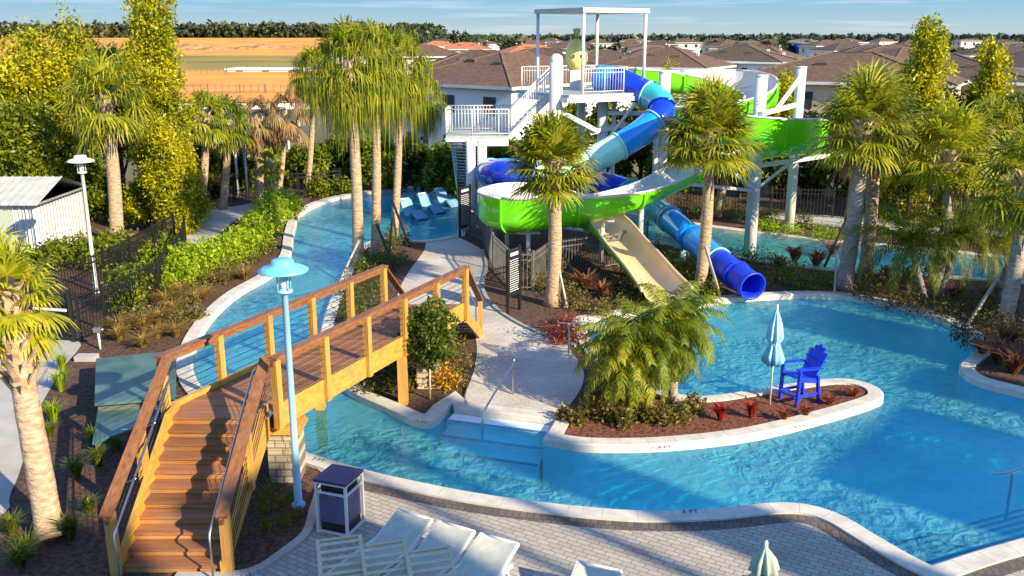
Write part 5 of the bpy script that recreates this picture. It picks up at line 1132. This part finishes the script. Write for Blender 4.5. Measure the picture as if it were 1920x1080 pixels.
low([(470, 492, .5, .35), (440, 510, .5, .35), (405, 530, .5, .35), (370, 552, .5, .35), (500, 475, .45, .35), (340, 575, .45, .3), (425, 520, .4, .3), (300, 600, .5, .35), (265, 605, .5, .4), (240, 615, .45, .4), (360, 600, .4, .25), (325, 615, .45, .3)], 'low olive bush on the river bank below the hedge', 'low bushes on the river bank below the hedge', mixs)
low([(1440, 436, .45, .45), (1480, 442, .5, .45), (1535, 448, .45, .45), (1430, 432, .4, .4), (1560, 452, .4, .4)], 'bright yellow low plant at the edge of the far channel', 'yellow plants along the far channel', LB, name='yellow_plant')
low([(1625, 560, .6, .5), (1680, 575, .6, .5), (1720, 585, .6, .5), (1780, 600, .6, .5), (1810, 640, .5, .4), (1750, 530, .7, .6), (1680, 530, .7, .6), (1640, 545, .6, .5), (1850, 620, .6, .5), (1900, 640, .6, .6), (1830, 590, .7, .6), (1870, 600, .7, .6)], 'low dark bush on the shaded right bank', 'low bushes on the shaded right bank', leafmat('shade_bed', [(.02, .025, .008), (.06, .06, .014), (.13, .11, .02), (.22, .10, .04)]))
low([(730, 470, .6, .7), (750, 455, .5, .7), (700, 500, .6, .6), (740, 495, .5, .5), (680, 520, .6, .6), (650, 560, .6, .6), (700, 545, .6, .5), (660, 600, .5, .5), (690, 580, .5, .5)], 'dark spiky bush in the bed of the ribbon palms', 'dark bushes of the ribbon palm bed', LD)
low([(720, 725, .5, .35), (750, 735, .5, .3), (700, 735, .4, .3), (770, 700, .5, .4), (735, 705, .5, .4), (855, 700, .4, .5), (845, 650, .4, .4), (850, 725, .3, .3)], 'low bush in the bed below the bridge end', 'low bushes below the bridge end', mixs)
shrub(*G(836, 728), .3, .62, 'orange leafed plant beside the pale pillar', leafmat('orange_leaves', [(.20, .07, .01), (.45, .20, .02), (.62, .36, .03), (.66, .5, .05)]), n=700, leaf=.05, name='orange_plant')
low([(490, 962, .12, .18), (504, 992, .11, .15), (520, 952, .10, .16), (543, 938, .09, .16), (532, 984, .10, .14), (512, 922, .14, .22), (494, 938, .10, .16), (558, 968, .09, .16)], 'small green bush in the bed between stair and bin', 'small bushes between stair and bin', LG, n=150, leaf=.03)
g1 = [(60, 1040, .5, .5), (140, 1010, .5, .55), (20, 1000, .5, .5), (150, 900, .5, .5), (190, 880, .5, .5), (185, 830, .4, .5), (110, 740, .5, .7), (105, 790, .5, .6), (120, 700, .4, .6), (85, 820, .4, .5), (210, 850, .4, .4), (30, 1070, .5, .5), (175, 960, .4, .4)]
for i, (px, py, r, h) in enumerate(sorted(g1)): x, y = G(px + rnd.uniform(-9, 9), py + rnd.uniform(-8, 8)); tuft(x, y, r, h, 'green grass clump in the mulch left of the stair, ' + ORD[i] + ' from left', GR if py > 800 else LB, n=170, w_=.009, group='grass clumps left of the stair')
g2 = [(230, 640, .5, .4), (270, 620, .6, .45), (300, 605, .6, .45), (330, 590, .6, .45), (360, 575, .5, .4), (300, 640, .5, .35), (260, 645, .5, .35), (390, 560, .5, .35), (335, 625, .5, .35), (420, 535, .5, .35), (215, 620, .5, .5), (450, 515, .5, .4), (310, 580, .5, .5), (375, 590, .4, .3), (345, 560, .5, .5)]
tm = leafmat('tan_grass', [(.10, .07, .02), (.28, .19, .05), (.46, .30, .08), (.56, .40, .10)])
for i, (px, py, r, h) in enumerate(sorted(g2)): x, y = G(px + rnd.uniform(-9, 9), py + rnd.uniform(-8, 8)); tuft(x, y, r * rnd.uniform(1.2, 1.9), h * 1.25, 'tan grass clump on the bank below the hedge, ' + ORD[i] + ' from left', tm, n=260, w_=.012, group='grass clumps on the river bank')

# ---------------------------------------------------------------- houses
shm = [mat('brown_shingle', (.085, .046, .027), (.14, .08, .047), scale=3, rough=.95, bump=.3), mat('dark_brown_shingle', (.055, .034, .024), (.095, .06, .042), scale=3, rough=.95, bump=.3), mat('red_tile_roof', (.33, .10, .045), (.46, .17, .08), scale=2, rough=.9), mat('tan_shingle', (.12, .075, .048), (.19, .125, .082), scale=3, rough=.95)]
wlm = [mat('cream_render', (.62, .56, .46), (.68, .62, .52), scale=1, rough=.9), mat('white_render', (.72, .71, .68), (.76, .75, .72), scale=1, rough=.9), mat('tan_render', (.46, .36, .24), (.52, .41, .28), scale=1, rough=.9)]
glass = mat('house_window', (.03, .04, .05), rough=.15)
def house(x, y, rot, W, D, eave, ridge, rm, wm_, lab, group=None, name='house', detail=True, hip=.38, z0=0):
    e = empty(name, (0, 0, 0), lab, 'house', group)
    g = MB(); g.box((0, 0, eave / 2 - .3), (W, D, eave + .6)); g.build('wall', wlm[wm_], e)
    g = MB(); o = .45; rl = max(0, (W - D) / 2) if W > D else 0; ry = max(0, (D - W) / 2); hx, hy = W / 2 + o, D / 2 + o
    a = [(-hx, -hy, eave), (hx, -hy, eave), (hx, hy, eave), (-hx, hy, eave), (-rl, -ry, ridge), (rl, ry, ridge)]
    fs = [(0, 1, 5, 4), (2, 3, 4, 5), (1, 2, 5), (3, 0, 4)] if W >= D else [(1, 2, 5, 4), (3, 0, 4, 5), (0, 1, 4), (2, 3, 5)]
    g.add(a, fs + [(0, 3, 2, 1)]); g.build('roof', shm[rm], e)
    g = MB()
    for A, B in ((0, 1), (1, 2), (2, 3), (3, 0)): g.beam(Vector(a[A]) - Z * .1, Vector(a[B]) - Z * .1, .06, .2)
    g.build('fascia', white, e)
    g = MB()
    for A, B in ((0, 4), (3, 4) if W >= D else (1, 4), (1, 5) if W >= D else (2, 5), (2, 5) if W >= D else (3, 5), (4, 5)):
        if (Vector(a[A]) - Vector(a[B])).length > .2: g.beam(Vector(a[A]) + Z * .02, Vector(a[B]) + Z * .02, .2, .06)
    g.build('ridge_cap', shm[3], e)
    for k_, (fx, fy) in enumerate(((.28, -.5), (-.2, -.45), (.5, .1))):
        g = MB(); px_, py_ = hx * fx, hy * fy; slope = (ridge - eave); dd_ = min(hx - abs(px_), hy - abs(py_)); zz_ = eave + slope * dd_ / min(hx, hy); g.box((px_, py_, zz_ + .06), (.9 if k_ < 2 else .3, .3, .22 if k_ < 2 else .5)); g.build('roof_vent', darkbark if k_ < 2 else white, e)
    if detail:
        nw = max(2, int(W / 3.5))
        for fl in range(2 if eave > 4.5 else 1):
            for k in range(nw):
                g = MB(); xx = -W / 2 + W * (k + .5) / nw; zz = eave - 1.3 - fl * 2.7; g.box((xx, -D / 2 - .02, zz), (1.05, .06, 1.15)); g.build('window', glass, e)
            for k in range(2): g = MB(); g.box((-W / 2 - .02, -D / 4 + k * D / 2, eave - 1.3 - fl * 2.7), (.06, 1.05, 1.15)); g.build('window', glass, e)
    e.location = (x, y, z0); e.rotation_euler = (0, 0, rot); return e
# the near ones, each its own
h = house(.2, 69.5, R(-39.7), 11, 14, 5.3, 7.25, 0, 1, 'near house with a broad brown hip roof behind the tower stair')
house(-3.2, 84, R(5), 10, 9, 5.5, 7.2, 1, 1, 'white house with a dark roof behind the broad brown roof, the left of two')
house(2.6, 97, R(5), 10, 9, 5.6, 7.2, 1, 1, 'white house with a dark roof behind the broad brown roof, the right of two')
house(25.5, 72, R(-30), 15, 12, 5.3, 7.2, 0, 2, 'near house with a wide brown roof between the white slide columns')
house(34.5, 76, R(-30), 13, 12, 5.2, 7.0, 1, 2, 'near brown roofed house left of the tall yellow green tree')
house(17.2, 105, R(-28), 11, 10, 5.2, 7.2, 0, 0, 'brown roofed house above the white lining of the slide top')
house(28, 118, R(-28), 12, 10, 5.4, 7.2, 1, 1, 'brown roofed white walled house behind the slide top')
house(52, 92, R(12), 13, 11, 5.6, 7.3, 1, 1, 'white gabled house right of the tall yellow green tree')
house(66, 98, R(8), 13, 11, 5.4, 7.1, 1, 1, 'white house with a brown roof near the right edge')
protos = []
r4 = random.Random(5)
for i in range(6):
    protos.append((house(0, 0, 0, r4.uniform(10, 13), r4.uniform(8, 10), r4.uniform(4.9, 5.5), r4.uniform(6.4, 7.0), [0, 1, 3, 2, 0, 1][i], [0, 1, 0, 0, 1, 2][i], '', 'houses of the estate'), ['brown', 'dark brown', 'light brown', 'red', 'brown', 'dark brown'][i], ['cream', 'white', 'cream', 'cream', 'white', 'tan'][i]))
used = [False] * 6
rows = [(118, 15.5), (148, 17), (184, 19), (225, 21), (272, 23), (325, 26), (390, 30), (470, 38)]
cnt = 0
for ri, (Y, sp) in enumerate(rows):
    xl, xr = ((770 if Y < 220 else 655) - 960) / CF * Y, (2000 - 960) / CF * Y; x = xl + r4.uniform(0, sp)
    while x < xr:
        px = 960 + x / Y * CF
        i = r4.choice([0, 1, 2, 4, 5, 0, 1]) if px > 1120 or Y < 150 else r4.choice([3, 3, 0, 2, 4, 1])
        p, rc, wc = protos[i]; far = ['nearer', 'nearer', 'middle', 'middle', 'distant', 'distant', 'farthest', 'farthest', 'farthest'][ri]; side = 'left of the tower canopy' if px < 1000 else ('behind the tower canopy' if px < 1200 else ('behind the slide columns' if px < 1520 else 'towards the right edge'))
        c = p if not used[i] else copy_tree(p); used[i] = True
        c.location = (x, Y + r4.uniform(-3, 3), 0); c.rotation_euler = (0, 0, R(r4.uniform(-35, 20))); lab = '%s house with %s roof, %s rows %s' % (wc, rc, far, side)
        c['label'] = lab; c['group'] = lab.replace('house with', 'houses with'); cnt += 1; x += sp * r4.uniform(.9, 1.25)
for (p, _, _), u in zip(protos, used):
    if not u: print('unused proto')
dup_ = {}
for o in list(bpy.data.objects):
    if o.get('group', '').startswith(('cream houses', 'white houses', 'tan houses')): dup_.setdefault(o['label'], []).append(o)
for lab_, os_ in dup_.items():
    if len(os_) > 1:
        for i, o in enumerate(sorted(os_, key=lambda q: q.location.x / q.location.y)): o['label'] = lab_ + ', ' + ORD[i] + ' from left'
# long buildings
def longb(px0, px1, ptop, Y, depth, m, lab, roofm=None, h0=0, rot=0, extra=None):
    a = V(px0, ptop, Y); b = V(px1, ptop, Y); e = empty('long_building', ((a.x + b.x) / 2, Y, h0), lab, 'building'); g = MB(); g.box(((a.x + b.x) / 2, Y + depth / 2, (a.z + h0) / 2), (b.x - a.x, depth, a.z - h0)); g.build('wall', m, e)
    g = MB(); g.box(((a.x + b.x) / 2, Y + depth / 2, a.z + .15), (b.x - a.x + .6, depth + .6, .3)); g.build('roof', roofm or white, e); n = max(3, int((b.x - a.x) / 6)); 
    for k in range(n): g = MB(); g.box((a.x + (b.x - a.x) * (k + .5) / n, Y - .03, h0 + (a.z - h0) * .5), (1.6, .1, (a.z - h0) * .35)); g.build('window', glass, e)
    return e
longb(1552, 1700, 86, 300, 30, wlm[1], 'long white warehouse on the horizon side of the estate'); longb(1532, 1553, 83, 298, 24, mat('warehouse_blue', (.02, .06, .42), (.03, .08, .5), scale=.5), 'bright blue end block of the long white warehouse')
longb(424, 572, 131, 215, 9, wlm[1], 'long low white building in the orange field', h0=.2)
fence([(V(x_, 170, 135).x, V(x_, 170, 135).y) for x_ in (330, 450, 590)], 1.6, 'dark fence across the near side of the orange field', m=grey, sp=1.0, post_every=4, r=.04, rails=(.2, -.03), pr_=.08)
fence([(V(x_, 128, 205).x, 205) for x_ in (330, 425)], 1.8, 'fence beside the long low building in the field', m=grey, sp=1.2, post_every=5, r=.05, rails=(.2, -.03), pr_=.09)
g = MB(); a, b = V(330, 190, 112), V(600, 190, 112); g.beam((a.x, 112, .3), (b.x, 112, .3), .3, .7); tag(g.build('low_wall', wlm[1]), 'low pale wall at the near edge of the orange field', 'wall')
# ---------------------------------------------------------------- far woods
def woods(name, spots, lab, leaf, m=FW):
    L_ = LB_()
    for (x, y, z, r, h, n) in spots: L_.add(leaves(cloud(n, (x, y, z + h * .5), (r, r, h * .55), .6), leaf, up=.8, aspect=.8))
    o = L_.build(name, m); tag(o, lab, 'woodland', kind='stuff'); return o
sp = []; r5 = random.Random(9)
def row(px0, px1, pt, Y, n, jit=2.0, k=260, hmin=9, z=0):
    for i in range(n):
        px = px0 + (px1 - px0) * (i + r5.random()) / n; t = V(px, pt + r5.uniform(-jit, jit), Y); h = max(t.z - z, 3); sp.append((t.x, Y + r5.uniform(-12, 12), z - 1, r5.uniform(.8, 1.4) * h * .6, h + 1, k))
row(-100, 820, 47, 640, 90, 3, 300, z=4); row(640, 830, 60, 560, 26, 4, 240, z=0); row(640, 760, 78, 300, 14, 3, 240, z=0)
woods('far_woodland', sp, 'dark tree line on the hill beyond the orange field', 1.5)
sp = []; row(780, 1010, 72, 520, 30, 3); row(1180, 1560, 76, 560, 60, 3); row(1330, 1540, 84, 330, 26, 3, 260); row(1180, 1345, 82, 420, 18, 3, 240); row(1690, 2010, 76, 700, 40, 2); row(1780, 2010, 98, 200, 14, 6, 240)
woods('far_woodland', sp, 'dark belt of woods between the estate roofs and the horizon', 1.4)
sp = []; row(-200, 2200, 67.5, 1900, 180, .8, 120, z=0); row(700, 2200, 69, 1100, 120, .8, 120)
woods('far_woodland', sp, 'hazy forest along the horizon', 4.5, m=leafmat('hazy_wood', [(.05, .075, .06), (.07, .10, .075), (.09, .12, .085), (.13, .15, .10)], nscale=.01, trans=.1))  # distance haze put into the leaf colour, paler and bluer
for i, (px, pt, Y, r) in enumerate(((868, 55, 300, 5), (788, 62, 290, 5), (1130, 78, 170, 3.4), (885, 74, 240, 3.5), (960, 70, 300, 4), (1010, 74, 280, 3.6), (1390, 78, 260, 4.5))):
    t = V(px, pt, Y); broadleaf(t.x, Y, t.z, r, 'lone dark tree among the distant roofs, %s from the left' % ORD[[1, 0, 5, 2, 3, 4, 6][i]], FW, n=1500, leaf=.5, group='lone trees among the distant roofs')
# heaps of bare earth on the hill field
for i, (px, py, Y, r, h, wh) in enumerate(((352, 92, 400, 9, 2.6, 'farthest left'), (398, 93, 395, 7, 1.8, 'in the middle'), (492, 90, 410, 10, 2.2, 'farthest right'))):
    p = V(px, py, Y); g = MB(); n = 14; vs = []; r6 = random.Random(i)
    for k in range(5):
        t = k / 4
        for j in range(n): a = 2 * pi * j / n; rr = r * (1 - t) ** .8 * (1 + .2 * sin(3 * a + i)) * r6.uniform(.85, 1.15); vs.append((rr * cos(a) * 1.8, rr * sin(a), h * t * r6.uniform(.85, 1.1)))
    g.add(vs, [(q * n + j, q * n + (j + 1) % n, (q + 1) * n + (j + 1) % n, (q + 1) * n + j) for q in range(4) for j in range(n)])
    o = g.build('earth_heap', mat('heap_soil', (.16, .08, .03), (.50, .28, .10), scale=.4, rough=.95)); o.location = (p.x, Y, p.z - .5); tag(o, 'low heap of bare earth on the orange field, ' + wh, 'earth heap', 'earth heaps on the field')
